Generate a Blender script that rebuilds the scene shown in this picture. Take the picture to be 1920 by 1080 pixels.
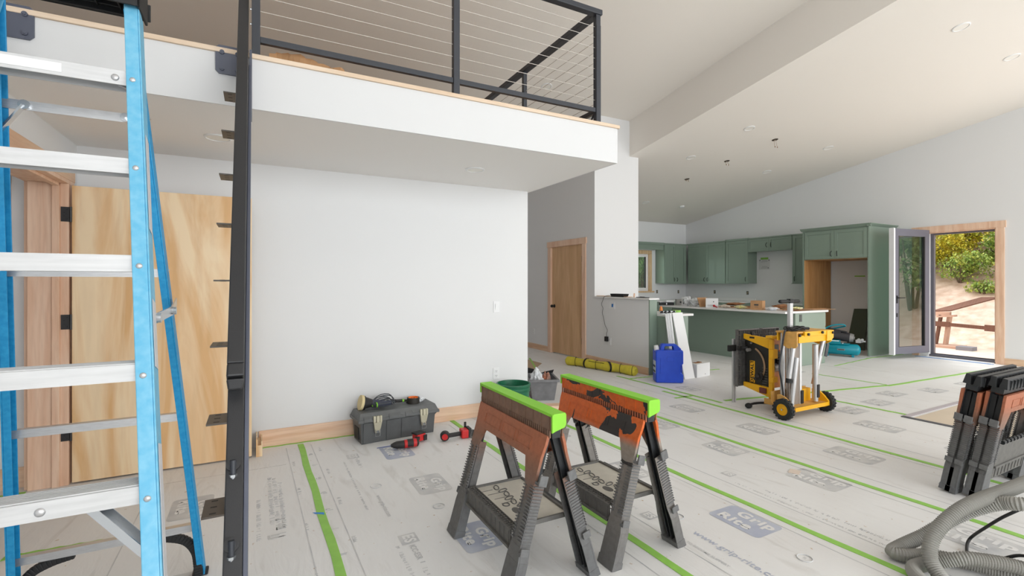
import bpy, bmesh, math, random
from mathutils import Vector, Matrix, noise
random.seed(7)
PI = math.pi
SC = bpy.context.scene
COL = SC.collection
for o in list(bpy.data.objects):
    bpy.data.objects.remove(o)

# ------------------------------------------------------------ camera
cam_d = bpy.data.cameras.new('camera')
cam_d.sensor_width = 36.0
cam_d.lens = 905.0 / 1920.0 * 36.0
cam_d.shift_y = -9.0 / 1920.0
cam_d.clip_start = 0.05
cam_d.clip_end = 200
cam = bpy.data.objects.new('camera', cam_d)
cam.location = (0, 0, 1.38)
cam.rotation_euler = (PI / 2, 0, -math.atan(480 / 905.0))
COL.objects.link(cam)
SC.camera = cam

# ------------------------------------------------------------ view + world + daylight
SC.view_settings.view_transform = 'Standard'
SC.view_settings.look = 'None'
SC.view_settings.gamma = 1.0
SC.view_settings.use_curve_mapping = False
SC.view_settings.exposure = 0.13
W = bpy.data.worlds.new('sky'); SC.world = W
W.use_nodes = True
bgn = W.node_tree.nodes['Background']
bgn.inputs[0].default_value = (0.93, 0.97, 1.0, 1)
bgn.inputs[1].default_value = 2.0

def area(name, loc, rot, sx, sy, power, col=(1, 1, 1)):
    L = bpy.data.lights.new(name, 'AREA'); L.shape = 'RECTANGLE'
    L.size = sx; L.size_y = sy; L.energy = power; L.color = col
    o = bpy.data.objects.new(name, L); o.location = loc; o.rotation_euler = rot
    COL.objects.link(o); return o
# daylight entering through the big glazed wall behind the camera and the windows on the right wall, plus an added ceiling fill
area('daylight_rear_windows', (3.8, -7.6, 3.0), (PI / 2 - .42, 0, 0), 13.5, 3.4, 650, (0.91, 0.96, 1.0))
area('added_ceiling_fill', (4.0, -7.3, 0.5), (PI / 2 + .80, 0, 0), 13.0, 1.6, 200, (1.0, 0.95, 0.89))  # warm upward fill lamp, added to brighten the ceilings
area('daylight_right_window', (11.26, 1.45, 1.25), (PI / 2, 0, PI / 2), 2.4, 2.1, 52, (1.0, 0.985, 0.965))
area('daylight_exterior_door', (12.9, 6.0, 2.7), (math.radians(58), 0, math.radians(131)), 1.6, 1.6, 85, (1.0, 0.985, 0.965))
area('daylight_kitchen_window', (9.0, 10.5, 1.68), (-PI / 2, 0, 0), 1.5, 1.0, 22, (1.0, 0.99, 0.97))

# ------------------------------------------------------------ materials
def srgb(r, g, b):
    def f(c):
        c /= 255.0
        return c / 12.92 if c <= 0.04045 else ((c + 0.055) / 1.055) ** 2.4
    return (f(r), f(g), f(b), 1)

MATS = {}
def mat(name, col, rough=0.6, metal=0.0, spec=0.5, noise_amt=0.0, noise_scale=8.0, bump=0.0, bump_scale=60.0,
        col2=None, stretch=(1, 1, 1), trans=0.0, coat=0.0):
    m = bpy.data.materials.new(name); m.use_nodes = True
    nt = m.node_tree; b = nt.nodes['Principled BSDF']
    b.inputs['Roughness'].default_value = rough
    b.inputs['Metallic'].default_value = metal
    b.inputs['Specular IOR Level'].default_value = spec
    b.inputs['Coat Weight'].default_value = coat
    if trans: b.inputs['Transmission Weight'].default_value = trans
    tc = nt.nodes.new('ShaderNodeTexCoord'); mp = nt.nodes.new('ShaderNodeMapping')
    mp.inputs['Scale'].default_value = stretch
    nt.links.new(tc.outputs['Object'], mp.inputs[0])
    c1 = col if len(col) == 4 else srgb(*col)
    if noise_amt > 0 or col2:
        n = nt.nodes.new('ShaderNodeTexNoise'); n.inputs['Scale'].default_value = noise_scale
        n.inputs['Detail'].default_value = 5
        nt.links.new(mp.outputs[0], n.inputs[0])
        r = nt.nodes.new('ShaderNodeValToRGB')
        c2 = (srgb(*col2) if len(col2) == 3 else col2) if col2 else tuple(min(1, c * (1 - noise_amt)) for c in c1[:3]) + (1,)
        r.color_ramp.elements[0].position = 0.35; r.color_ramp.elements[1].position = 0.65
        r.color_ramp.elements[0].color = c1; r.color_ramp.elements[1].color = c2
        nt.links.new(n.outputs[0], r.inputs[0]); nt.links.new(r.outputs[0], b.inputs['Base Color'])
    else:
        b.inputs['Base Color'].default_value = c1
    if bump > 0:
        n2 = nt.nodes.new('ShaderNodeTexNoise'); n2.inputs['Scale'].default_value = bump_scale
        nt.links.new(mp.outputs[0], n2.inputs[0])
        bp = nt.nodes.new('ShaderNodeBump'); bp.inputs['Strength'].default_value = bump; bp.inputs['Distance'].default_value = 0.01
        nt.links.new(n2.outputs[0], bp.inputs['Height']); nt.links.new(bp.outputs[0], b.inputs['Normal'])
    MATS[name] = m
    return m

def wood(name, c1, c2, scale=(14, 14, 0.9), rough=0.5, dist=1.6, bscale=1.0):
    m = bpy.data.materials.new(name); m.use_nodes = True
    nt = m.node_tree; b = nt.nodes['Principled BSDF']; b.inputs['Roughness'].default_value = rough
    tc = nt.nodes.new('ShaderNodeTexCoord'); mp = nt.nodes.new('ShaderNodeMapping'); mp.inputs['Scale'].default_value = scale
    nt.links.new(tc.outputs['Object'], mp.inputs[0])
    n = nt.nodes.new('ShaderNodeTexNoise'); n.inputs['Scale'].default_value = bscale; n.inputs['Detail'].default_value = 6; n.inputs['Distortion'].default_value = dist
    nt.links.new(mp.outputs[0], n.inputs[0])
    r = nt.nodes.new('ShaderNodeValToRGB'); r.color_ramp.elements[0].position = 0.40; r.color_ramp.elements[1].position = 0.62
    r.color_ramp.elements[0].color = srgb(*c1); r.color_ramp.elements[1].color = srgb(*c2)
    nt.links.new(n.outputs[0], r.inputs[0])
    mp2 = nt.nodes.new('ShaderNodeMapping'); mp2.inputs['Scale'].default_value = tuple(s * 7 for s in scale)
    nt.links.new(tc.outputs['Object'], mp2.inputs[0])
    n2 = nt.nodes.new('ShaderNodeTexNoise'); n2.inputs['Scale'].default_value = bscale; n2.inputs['Detail'].default_value = 3
    nt.links.new(mp2.outputs[0], n2.inputs[0])
    mx = nt.nodes.new('ShaderNodeMix'); mx.data_type = 'RGBA'; mx.blend_type = 'MULTIPLY'; mx.inputs[0].default_value = 0.22
    r2 = nt.nodes.new('ShaderNodeValToRGB'); r2.color_ramp.elements[0].position = 0.35; r2.color_ramp.elements[0].color = (0.72, 0.66, 0.6, 1)
    r2.color_ramp.elements[1].position = 0.55; r2.color_ramp.elements[1].color = (1, 1, 1, 1)
    nt.links.new(n2.outputs[0], r2.inputs[0])
    nt.links.new(r.outputs[0], mx.inputs[6]); nt.links.new(r2.outputs[0], mx.inputs[7])
    nt.links.new(mx.outputs[2], b.inputs['Base Color'])
    MATS[name] = m
    return m

M_wall = mat('wall_paint', (231, 231, 231), 0.75, bump=0.04, bump_scale=160)
M_ceil = mat('ceiling_paint', (240, 234, 226), 0.85, bump=0.04, bump_scale=140)
M_alder = wood('alder_trim', (240, 206, 180), (230, 188, 158), (9, 9, 0.8))
M_alderX = wood('alder_trim_along_x', (240, 206, 178), (228, 186, 152), (0.8, 9, 9))
M_alderY = wood('alder_trim_along_y', (234, 200, 168), (222, 180, 146), (9, 0.8, 9))
M_birch = wood('birch_veneer', (248, 222, 184), (228, 182, 128), (2.6, 2.6, 0.30), dist=3.2)
M_maple = wood('maple_door', (220, 180, 136), (208, 166, 122), (4, 4, 0.5))
M_fir = wood('fir_window_jamb', (232, 200, 160), (214, 176, 132), (9, 9, 0.8))
M_green = mat('sage_green_lacquer', (134, 151, 137), 0.4, coat=0.2)
M_greenD = mat('dark_green_panel', (70, 80, 66), 0.5)
M_cabin = wood('cabinet_inside_maple', (196, 148, 96), (180, 130, 78), (6, 6, 0.6))
M_quartz = mat('white_quartz', (236, 234, 232), 0.25)
M_black = mat('black_powdercoat', (44, 44, 46), 0.42, bump=0.05, bump_scale=300)
M_blacksat = mat('charcoal_rail_steel', (52, 55, 62), 0.38)
M_slate = mat('slate_steel', (88, 92, 106), 0.4)
M_matte = mat('matte_black', (22, 22, 23), 0.6)
M_alu = mat('aluminium', (205, 205, 206), 0.34, 0.75, noise_amt=0.12, noise_scale=30, stretch=(1, 10, 10))
M_alub = mat('brushed_aluminium', (214, 214, 214), 0.5, 0.35, noise_amt=0.10, noise_scale=12, stretch=(0.6, 8, 8))
M_zinc = mat('zinc_plate', (196, 200, 204), 0.25, 0.9)
M_steel = mat('steel_cable', (206, 200, 192), 0.35, 0.6)
M_blueL = mat('sky_blue_fiberglass', (98, 178, 214), 0.45, noise_amt=0.10, noise_scale=40, col2=(122, 190, 220))
M_blueD = mat('deep_blue_fiberglass', (20, 140, 196), 0.5, col2=(40, 154, 206), noise_scale=60)
M_whitepl = mat('white_plastic', (236, 236, 236), 0.4)
M_tape = mat('green_painters_tape', (152, 208, 92), 0.6, noise_amt=0.1, noise_scale=14)
M_tapeB = mat('bright_green_tape', (140, 212, 56), 0.55)
M_tapeBlue = mat('blue_tape', (60, 140, 220), 0.6)
M_glass = None
def glass():
    m = bpy.data.materials.new('window_glass'); m.use_nodes = True
    nt = m.node_tree; nt.nodes.clear()
    o = nt.nodes.new('ShaderNodeOutputMaterial'); t = nt.nodes.new('ShaderNodeBsdfTransparent'); g = nt.nodes.new('ShaderNodeBsdfGlossy')
    t.inputs[0].default_value = (0.66, 0.76, 0.71, 1); g.inputs[0].default_value = (1, 1, 1, 1); g.inputs['Roughness'].default_value = 0.0
    fr = nt.nodes.new('ShaderNodeFresnel'); fr.inputs[0].default_value = 3.4
    ge = nt.nodes.new('ShaderNodeNewGeometry'); inv = nt.nodes.new('ShaderNodeMath'); inv.operation = 'SUBTRACT'; inv.inputs[0].default_value = 1.0
    nt.links.new(ge.outputs['Backfacing'], inv.inputs[1]); f = nt.nodes.new('ShaderNodeMath'); f.operation = 'MULTIPLY'
    nt.links.new(fr.outputs[0], f.inputs[0]); nt.links.new(inv.outputs[0], f.inputs[1])
    mx = nt.nodes.new('ShaderNodeMixShader')
    nt.links.new(f.outputs[0], mx.inputs[0]); nt.links.new(t.outputs[0], mx.inputs[1]); nt.links.new(g.outputs[0], mx.inputs[2])
    nt.links.new(mx.outputs[0], o.inputs[0]); return m
M_glass = glass()

def floor_mat():
    m = bpy.data.materials.new('floor_paper'); m.use_nodes = True
    nt = m.node_tree; b = nt.nodes['Principled BSDF']; b.inputs['Roughness'].default_value = 0.5
    b.inputs['Specular IOR Level'].default_value = 0.4
    tc = nt.nodes.new('ShaderNodeTexCoord')
    def ns(scale, stretch, det=4, dist=0.0):
        mp = nt.nodes.new('ShaderNodeMapping'); mp.inputs['Scale'].default_value = stretch
        nt.links.new(tc.outputs['Object'], mp.inputs[0])
        n = nt.nodes.new('ShaderNodeTexNoise'); n.inputs['Scale'].default_value = scale; n.inputs['Detail'].default_value = det
        n.inputs['Distortion'].default_value = dist
        nt.links.new(mp.outputs[0], n.inputs[0]); return n
    base = nt.nodes.new('ShaderNodeValToRGB'); e = base.color_ramp.elements
    e[0].position = 0.3; e[0].color = srgb(236, 236, 235); e[1].position = 0.75; e[1].color = srgb(225, 223, 221)
    nt.links.new(ns(0.9, (1, 1, 1), 5).outputs[0], base.inputs[0])
    # scuffs and crease streaks running along the rolls
    st = nt.nodes.new('ShaderNodeValToRGB'); e = st.color_ramp.elements
    e[0].position = 0.58; e[0].color = (1, 1, 1, 1); e[1].position = 0.72; e[1].color = (0.87, 0.86, 0.845, 1)
    nt.links.new(ns(1.0, (9, 1.6, 1), 5, 1.0).outputs[0], st.inputs[0])
    mx = nt.nodes.new('ShaderNodeMix'); mx.data_type = 'RGBA'; mx.blend_type = 'MULTIPLY'; mx.inputs[0].default_value = 1.0
    nt.links.new(base.outputs[0], mx.inputs[6]); nt.links.new(st.outputs[0], mx.inputs[7])
    # small orange-brown sawdust specks
    sp = nt.nodes.new('ShaderNodeValToRGB'); e = sp.color_ramp.elements
    e[0].position = 0.70; e[0].color = (0, 0, 0, 1); e[1].position = 0.76; e[1].color = (1, 1, 1, 1)
    nt.links.new(ns(26, (1, 1, 1), 3).outputs[0], sp.inputs[0])
    mx2 = nt.nodes.new('ShaderNodeMix'); mx2.data_type = 'RGBA'
    mx2.inputs[7].default_value = srgb(190, 165, 135)
    nt.links.new(sp.outputs[0], mx2.inputs[0]); nt.links.new(mx.outputs[2], mx2.inputs[6])
    nt.links.new(mx2.outputs[2], b.inputs['Base Color'])
    bp = nt.nodes.new('ShaderNodeBump'); bp.inputs['Strength'].default_value = 0.16; bp.inputs['Distance'].default_value = 0.02
    nt.links.new(ns(1.0, (12, 3, 1), 4, 2.0).outputs[0], bp.inputs['Height']); nt.links.new(bp.outputs[0], b.inputs['Normal'])
    return m
M_floor = floor_mat()

# ------------------------------------------------------------ mesh helpers
def world_m(o):
    m = Matrix.Identity(4)
    while o is not None:
        m = o.matrix_basis @ m
        o = o.parent
    return m

class MB:
    """collects shapes and links them as ONE mesh object"""
    def __init__(s): s.bm = bmesh.new()
    def _fin(s, verts, mi, M=None):
        if M is not None: bmesh.ops.transform(s.bm, matrix=M, verts=verts)
        if mi:
            fs = {f for v in verts for f in v.link_faces}
            for f in fs: f.material_index = mi
        return verts
    def box(s, x0, x1, y0, y1, z0, z1, M=None, mi=0):
        vs = [s.bm.verts.new(p) for p in ((x0, y0, z0), (x1, y0, z0), (x1, y1, z0), (x0, y1, z0), (x0, y0, z1), (x1, y0, z1), (x1, y1, z1), (x0, y1, z1))]
        for f in ((0, 3, 2, 1), (4, 5, 6, 7), (0, 1, 5, 4), (1, 2, 6, 5), (2, 3, 7, 6), (3, 0, 4, 7)):
            s.bm.faces.new([vs[i] for i in f])
        s._fin(vs, mi, M); return s
    def hexa(s, p, mi=0):      # 8 points: bottom 4 (ccw), top 4
        vs = [s.bm.verts.new(q) for q in p]
        for f in ((0, 3, 2, 1), (4, 5, 6, 7), (0, 1, 5, 4), (1, 2, 6, 5), (2, 3, 7, 6), (3, 0, 4, 7)):
            s.bm.faces.new([vs[i] for i in f])
        s._fin(vs, mi); return s
    def bar(s, a, b, w, h, up=(0, 0, 1), mi=0, w2=None, h2=None):   # rectangular bar from a to b; w across, h along up
        a = Vector(a); b = Vector(b); d = (b - a).normalized(); up = Vector(up)
        r = d.cross(up)
        if r.length < 1e-5: r = d.cross(Vector((1, 0, 0)))
        r.normalize(); u = r.cross(d).normalized()
        w2 = w if w2 is None else w2; h2 = h if h2 is None else h2
        P = []
        for c, ww, hh in ((a, w, h), (b, w2, h2)):
            for sx, sy in ((-1, -1), (1, -1), (1, 1), (-1, 1)):
                P.append(c + r * (sx * ww / 2) + u * (sy * hh / 2))
        vs = [s.bm.verts.new(q) for q in P]
        for f in ((0, 3, 2, 1), (4, 5, 6, 7), (0, 1, 5, 4), (1, 2, 6, 5), (2, 3, 7, 6), (3, 0, 4, 7)):
            s.bm.faces.new([vs[i] for i in f])
        s._fin(vs, mi); return s
    def cyl(s, a, b, r, seg=20, r2=None, mi=0, caps=True):
        a = Vector(a); b = Vector(b); d = b - a; L = d.length
        q = Vector((0, 0, 1)).rotation_difference(d.normalized()).to_matrix().to_4x4()
        M = Matrix.Translation((a + b) / 2) @ q
        g = bmesh.ops.create_cone(s.bm, cap_ends=caps, segments=seg, radius1=r, radius2=r if r2 is None else r2, depth=L)
        s._fin(g['verts'], mi, M); return s
    def sph(s, c, r, seg=16, sc=(1, 1, 1), mi=0, rot=None):
        g = bmesh.ops.create_uvsphere(s.bm, u_segments=seg, v_segments=max(6, seg // 2), radius=r)
        M = Matrix.Translation(c) @ (rot.to_4x4() if rot is not None else Matrix.Identity(4)) @ Matrix.Diagonal((sc[0], sc[1], sc[2], 1))
        s._fin(g['verts'], mi, M); return s
    def prism(s, pts, fn, t0, t1, mi=0):    # 2-D outline (ccw), fn(u,v,t)->xyz
        a = [s.bm.verts.new(fn(u, v, t0)) for u, v in pts]; b = [s.bm.verts.new(fn(u, v, t1)) for u, v in pts]
        n = len(pts)
        s.bm.faces.new(a[::-1]); s.bm.faces.new(b)
        for i in range(n): s.bm.faces.new((a[i], a[(i + 1) % n], b[(i + 1) % n], b[i]))
        s._fin(a + b, mi); return s
    def quad(s, p, mi=0):
        vs = [s.bm.verts.new(q) for q in p]; s.bm.faces.new(vs); s._fin(vs, mi); return s
    def tube(s, pts, r, seg=10, mi=0, closed=False, rfn=None):
        pts = [Vector(p) for p in pts]; n = len(pts); rings = []
        up = Vector((0, 0, 1)); prev = None
        for i, p in enumerate(pts):
            if closed: t = (pts[(i + 1) % n] - pts[i - 1]).normalized()
            else: t = (pts[min(i + 1, n - 1)] - pts[max(i - 1, 0)]).normalized()
            if prev is None:
                ref = up if abs(t.dot(up)) < 0.9 else Vector((1, 0, 0))
                nrm = t.cross(ref).normalized()
            else:
                nrm = prev - t * prev.dot(t)
                nrm = nrm.normalized() if nrm.length > 1e-6 else t.cross(up).normalized()
            prev = nrm; bn = t.cross(nrm)
            rr = rfn(i) if rfn else r
            rings.append([s.bm.verts.new(p + (nrm * math.cos(2 * PI * k / seg) + bn * math.sin(2 * PI * k / seg)) * rr) for k in range(seg)])
        m = n if closed else n - 1
        allv = [v for R in rings for v in R]
        for i in range(m):
            A = rings[i]; B = rings[(i + 1) % n]
            for k in range(seg): s.bm.faces.new((A[k], A[(k + 1) % seg], B[(k + 1) % seg], B[k]))
        if not closed:
            s.bm.faces.new(rings[0][::-1]); s.bm.faces.new(rings[-1])
        s._fin(allv, mi); return s
    def lathe(s, prof, c, axis=(0, 0, 1), seg=28, mi=0):    # prof [(r,h)...] along axis from c
        c = Vector(c); q = Vector((0, 0, 1)).rotation_difference(Vector(axis).normalized()).to_matrix()
        rings = []
        for r, h in prof:
            rings.append([s.bm.verts.new(c + q @ Vector((max(r, 1e-4) * math.cos(2 * PI * k / seg), max(r, 1e-4) * math.sin(2 * PI * k / seg), h))) for k in range(seg)])
        for i in range(len(rings) - 1):
            for k in range(seg): s.bm.faces.new((rings[i][k], rings[i][(k + 1) % seg], rings[i + 1][(k + 1) % seg], rings[i + 1][k]))
        s._fin([v for R in rings for v in R], mi); return s
    def build(s, name, m, parent=None, w=False, smooth=False, bevel=0.0, seg=2, mats=None, fixn=True):
        if fixn: bmesh.ops.recalc_face_normals(s.bm, faces=s.bm.faces[:])
        if w and parent is not None:
            bmesh.ops.transform(s.bm, matrix=world_m(parent).inverted(), verts=s.bm.verts[:])
        me = bpy.data.meshes.new(name); s.bm.to_mesh(me); s.bm.free()
        for mm in ([m] + (mats or [])): me.materials.append(mm)
        if smooth:
            me.shade_smooth()
            try: me.set_sharp_from_angle(angle=math.radians(38))
            except Exception: pass
        o = bpy.data.objects.new(name, me); COL.objects.link(o)
        if parent is not None: o.parent = parent
        if bevel > 0:
            b = o.modifiers.new('Bevel', 'BEVEL'); b.width = bevel; b.segments = seg; b.limit_method = 'ANGLE'; b.angle_limit = math.radians(40)
            b.harden_normals = False
        return o

def tag(o, label=None, cat=None, group=None, kind=None):
    if label: o['label'] = label
    if cat: o['category'] = cat
    if group: o['group'] = group
    if kind: o['kind'] = kind
    return o
def thing(name, label, cat, loc=(0, 0, 0), rotz=0.0, group=None):
    o = bpy.data.objects.new(name, None); COL.objects.link(o)
    o.location = loc; o.rotation_euler = (0, 0, rotz); o.empty_display_size = 0.1
    return tag(o, label, cat, group)
def struct(o): o['kind'] = 'structure'; return o
def dup(root, loc=None, rotz=None, label=None):
    def rec(o, par):
        c = o.copy(); COL.objects.link(c)
        if par is not None: c.parent = par
        for ch in list(o.children): rec(ch, c)
        return c
    r = rec(root, None)
    if loc is not None: r.location = loc
    if rotz is not None: r.rotation_euler = (0, 0, rotz)
    if label: r['label'] = label
    return r
def smooth_path(pts, n=8, closed=False):
    P = [Vector(p) for p in pts]; out = []; N = len(P)
    rng = range(N if closed else N - 1)
    for i in rng:
        p0 = P[(i - 1) % N] if closed or i > 0 else P[0]; p1 = P[i]; p2 = P[(i + 1) % N]
        p3 = P[(i + 2) % N] if closed or i + 2 < N else P[-1]
        for k in range(n):
            t = k / n
            out.append(0.5 * ((2 * p1) + (-p0 + p2) * t + (2 * p0 - 5 * p1 + 4 * p2 - p3) * t * t + (-p0 + 3 * p1 - 3 * p2 + p3) * t ** 3))
    if not closed: out.append(P[-1])
    return out
def text_into(mb, txt, M, size=0.1, mi=0, width=1.0, align='CENTER', bold=0.0, extrude=0.0):
    cu = bpy.data.curves.new('t', 'FONT'); cu.body = txt; cu.size = size; cu.align_x = align; cu.align_y = 'CENTER'
    cu.offset = bold; cu.space_character = 1.0 + bold / size * 3.2; cu.extrude = extrude; cu.resolution_u = 3
    ob = bpy.data.objects.new('t', cu); COL.objects.link(ob)
    dg = bpy.context.evaluated_depsgraph_get(); dg.update()
    me = bpy.data.meshes.new_from_object(ob.evaluated_get(dg))
    n0 = len(mb.bm.verts); f0 = len(mb.bm.faces)
    mb.bm.from_mesh(me)
    mb.bm.verts.ensure_lookup_table(); mb.bm.faces.ensure_lookup_table()
    vs = mb.bm.verts[n0:]
    bmesh.ops.transform(mb.bm, matrix=M @ Matrix.Diagonal((width, 1, 1, 1)), verts=vs)
    for f in mb.bm.faces[f0:]: f.material_index = mi
    bpy.data.objects.remove(ob); bpy.data.curves.remove(cu); bpy.data.meshes.remove(me)
# ================================================================ THE SETTING
T = 0.1675                       # roof pitch, falling towards +Y
A1, A2 = 5.448, 4.808            # heights of the high and the low ceiling at y=0
XR, YF, XL, YB = 11.2, 10.18, -1.15, -6.5
def z_hi(y): return A1 - T * y
def z_lo(y): return A2 - T * y

struct(MB().box(XL - 2.2, XR, YB - 0.1, YF + 0.15, -0.12, 0).build('floor', M_floor))
# ceilings: high one over the loft, low one over the kitchen, with the beam face between
c = MB()
c.hexa([(XL - 2.2, YB - 0.15, z_hi(YB - 0.15)), (5.99, YB - 0.15, z_hi(YB - 0.15)), (5.99, YF + 0.15, z_hi(YF + 0.15)), (XL - 2.2, YF + 0.15, z_hi(YF + 0.15)),
        (XL - 2.2, YB - 0.15, z_hi(YB - 0.15) + 0.15), (5.99, YB - 0.15, z_hi(YB - 0.15) + 0.15), (5.99, YF + 0.15, z_hi(YF + 0.15) + 0.15), (XL - 2.2, YF + 0.15, z_hi(YF + 0.15) + 0.15)])
c.hexa([(5.99, YB - 0.15, z_lo(YB - 0.15)), (XR + 0.15, YB - 0.15, z_lo(YB - 0.15)), (XR + 0.15, YF + 0.15, z_lo(YF + 0.15)), (5.99, YF + 0.15, z_lo(YF + 0.15)),
        (5.99, YB - 0.15, z_hi(YB - 0.15) + 0.15), (XR + 0.15, YB - 0.15, z_hi(YB - 0.15) + 0.15), (XR + 0.15, YF + 0.15, z_hi(YF + 0.15) + 0.15), (5.99, YF + 0.15, z_hi(YF + 0.15) + 0.15)])
struct(c.build('ceiling', M_ceil))

def wall_y(name, y0, y1, x0, x1, ztop, holes=(), m=M_wall):
    """wall slab between y0,y1 spanning x0..x1 with rectangular holes (xa,xb,za,zb); ztop(y)"""
    b = MB(); xs = sorted({x0, x1} | {h[0] for h in holes} | {h[1] for h in holes})
    for i in range(len(xs) - 1):
        a, c_ = xs[i], xs[i + 1]; mid = (a + c_) / 2
        hs = sorted([h for h in holes if h[0] < mid < h[1]], key=lambda h: h[2]); z = 0.0
        for h in hs:
            if h[2] > z: b.box(a, c_, y0, y1, z, h[2])
            z = h[3]
        b.hexa([(a, y0, z), (c_, y0, z), (c_, y1, z), (a, y1, z), (a, y0, ztop(y0)), (c_, y0, ztop(y0)), (c_, y1, ztop(y1)), (a, y1, ztop(y1))])
    return struct(b.build(name, m))
def wall_x(name, x0, x1, y0, y1, ztop, holes=(), m=M_wall):
    b = MB(); ys = sorted({y0, y1} | {h[0] for h in holes} | {h[1] for h in holes})
    for i in range(len(ys) - 1):
        a, c_ = ys[i], ys[i + 1]; mid = (a + c_) / 2
        hs = sorted([h for h in holes if h[0] < mid < h[1]], key=lambda h: h[2]); z = 0.0
        for h in hs:
            if h[2] > z: b.box(x0, x1, a, c_, z, h[2])
            z = h[3]
        b.hexa([(x0, a, z), (x1, a, z), (x1, c_, z), (x0, c_, z), (x0, a, ztop(a)), (x1, a, ztop(a)), (x1, c_, ztop(c_)), (x0, c_, ztop(c_))])
    return struct(b.build(name, m))

# wall under the loft (the big white wall), boxed room behind it
wall_y('wall_front', 4.575, 4.7, XL, 2.62, lambda y: 2.38)
wall_x('wall_loft_side', 2.5, 2.62, 4.7, YF, lambda y: 2.38)
# loft deck with its deep white fascia
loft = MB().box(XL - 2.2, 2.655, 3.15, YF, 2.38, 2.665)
struct(loft.build('ceiling_loft', mat('loft_underside_brightened', (246, 243, 240), 0.85)))  # underside colour lightened in place of bounce light from the floor
struct(MB().box(XL - 2.2, 2.66, 3.14, 3.15, 2.379, 2.665).box(2.655, 2.66, 3.15, YF, 2.379, 2.665).build('trim_loft_fascia', mat('loft_fascia_dimmed', (221, 221, 221), 0.75)))  # same white as the walls, darkened here to tone down the light on it
struct(MB().box(XL - 2.2, 2.675, 3.125, 3.30, 2.665, 2.692).box(2.55, 2.675, 3.3, YF, 2.665, 2.692).build('trim_loft_edge', wood('loft_edge_maple', (230, 208, 184), (218, 192, 164), (.8, 9, 9)), bevel=0.003))
struct(MB().box(XL - 2.2, 2.55, 3.30, YF, 2.665, 2.69).build('floor_loft', mat('loft_subfloor', (196, 160, 118), 0.7)))
# hall wall with the maple door, and the closet block standing on the pony wall line
wall_x('wall_hall', 5.2, 5.32, 6.86, YF, z_hi, holes=((7.08, 8.14, 0.0, 2.1),))
struct(MB().hexa([(5.2, 6.74, 0), (6.2, 6.74, 0), (6.2, 6.86, 0), (5.2, 6.86, 0), (5.2, 6.74, z_hi(6.74)), (6.2, 6.74, z_hi(6.74)), (6.2, 6.86, z_hi(6.86)), (5.2, 6.86, z_hi(6.86))])
       .hexa([(6.08, 6.86, 0), (6.2, 6.86, 0), (6.2, 7.6, 0), (6.08, 7.6, 0), (6.08, 6.86, z_lo(6.86) + .01), (6.2, 6.86, z_lo(6.86) + .01), (6.2, 7.6, z_lo(7.6) + .01), (6.08, 7.6, z_lo(7.6) + .01)])
       .build('wall_pantry', M_wall))
struct(MB().box(5.2, 5.345, 5.43, 6.74, 0, 1.13).build('wall_pony', M_wall))
wall_y('wall_far', YF, YF + 0.15, XL - 2.2, XR + 0.15, lambda y: max(z_hi(y), z_lo(y)) + .05, holes=((8.5, 9.86, 1.14, 2.22),))
wall_x('wall_right', XR, XR + 0.15, YB - .1, YF, z_lo, holes=((3.42, 4.36, 0.0, 2.33), (0.2, 2.7, 0.12, 2.4)))
wall_y('wall_rear', YB - 0.1, YB, XL - 2.2, XR + 0.15, lambda y: z_hi(y), holes=((-2.8, 0.4, 0.25, 4.1), (0.7, 3.7, 0.25, 4.1), (4.0, 7.0, 0.25, 4.1), (7.3, 10.6, 0.25, 4.1)))
wall_x('wall_left', XL - 0.13, XL, YB, 4.575, lambda y: 2.38 if y > 3.14 else z_hi(y), holes=((3.262, 4.448, 0.0, 2.084),))
wall_x('wall_outer_left', XL - 2.2, XL - 2.08, YB, YF, z_hi)
# white wall of the little room seen through the left doorway
struct(MB().box(XL - 2.1, XL - 0.19, 4.45, 4.575, 0, 2.38).build('wall_bedroom', M_wall))
struct(MB().box(XL - 2.1, XL - 0.19, 4.435, 4.45, 0, 0.135).build('baseboard_bedroom', M_alderX))

# ---- baseboards
struct(MB().box(0.02, 2.62, 4.56, 4.575, 0, 0.14).build('baseboard_front', M_alderX, bevel=0.002))
struct(MB().box(2.62, 2.635, 4.56, YF, 0, 0.14).build('baseboard_loft_side', M_alderY, bevel=0.002))
struct(MB().box(5.185, 5.2, 5.43, 6.98, 0, 0.11).box(5.185, 5.2, 8.24, YF, 0, 0.11).build('baseboard_hall', M_alderY, bevel=0.002))
struct(MB().box(XR - .015, XR, YB, 3.31, 0, 0.11).build('baseboard_right', M_alderY, bevel=0.002))

# ---- pony wall cap + green end panel
struct(MB().box(5.17, 5.375, 5.39, 6.74, 1.13, 1.155).build('trim_pony_cap', M_quartz, bevel=0.003))
struct(MB().box(5.2, 5.345, 5.41, 5.43, 0, 1.13).build('trim_pony_end', M_green))

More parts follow.
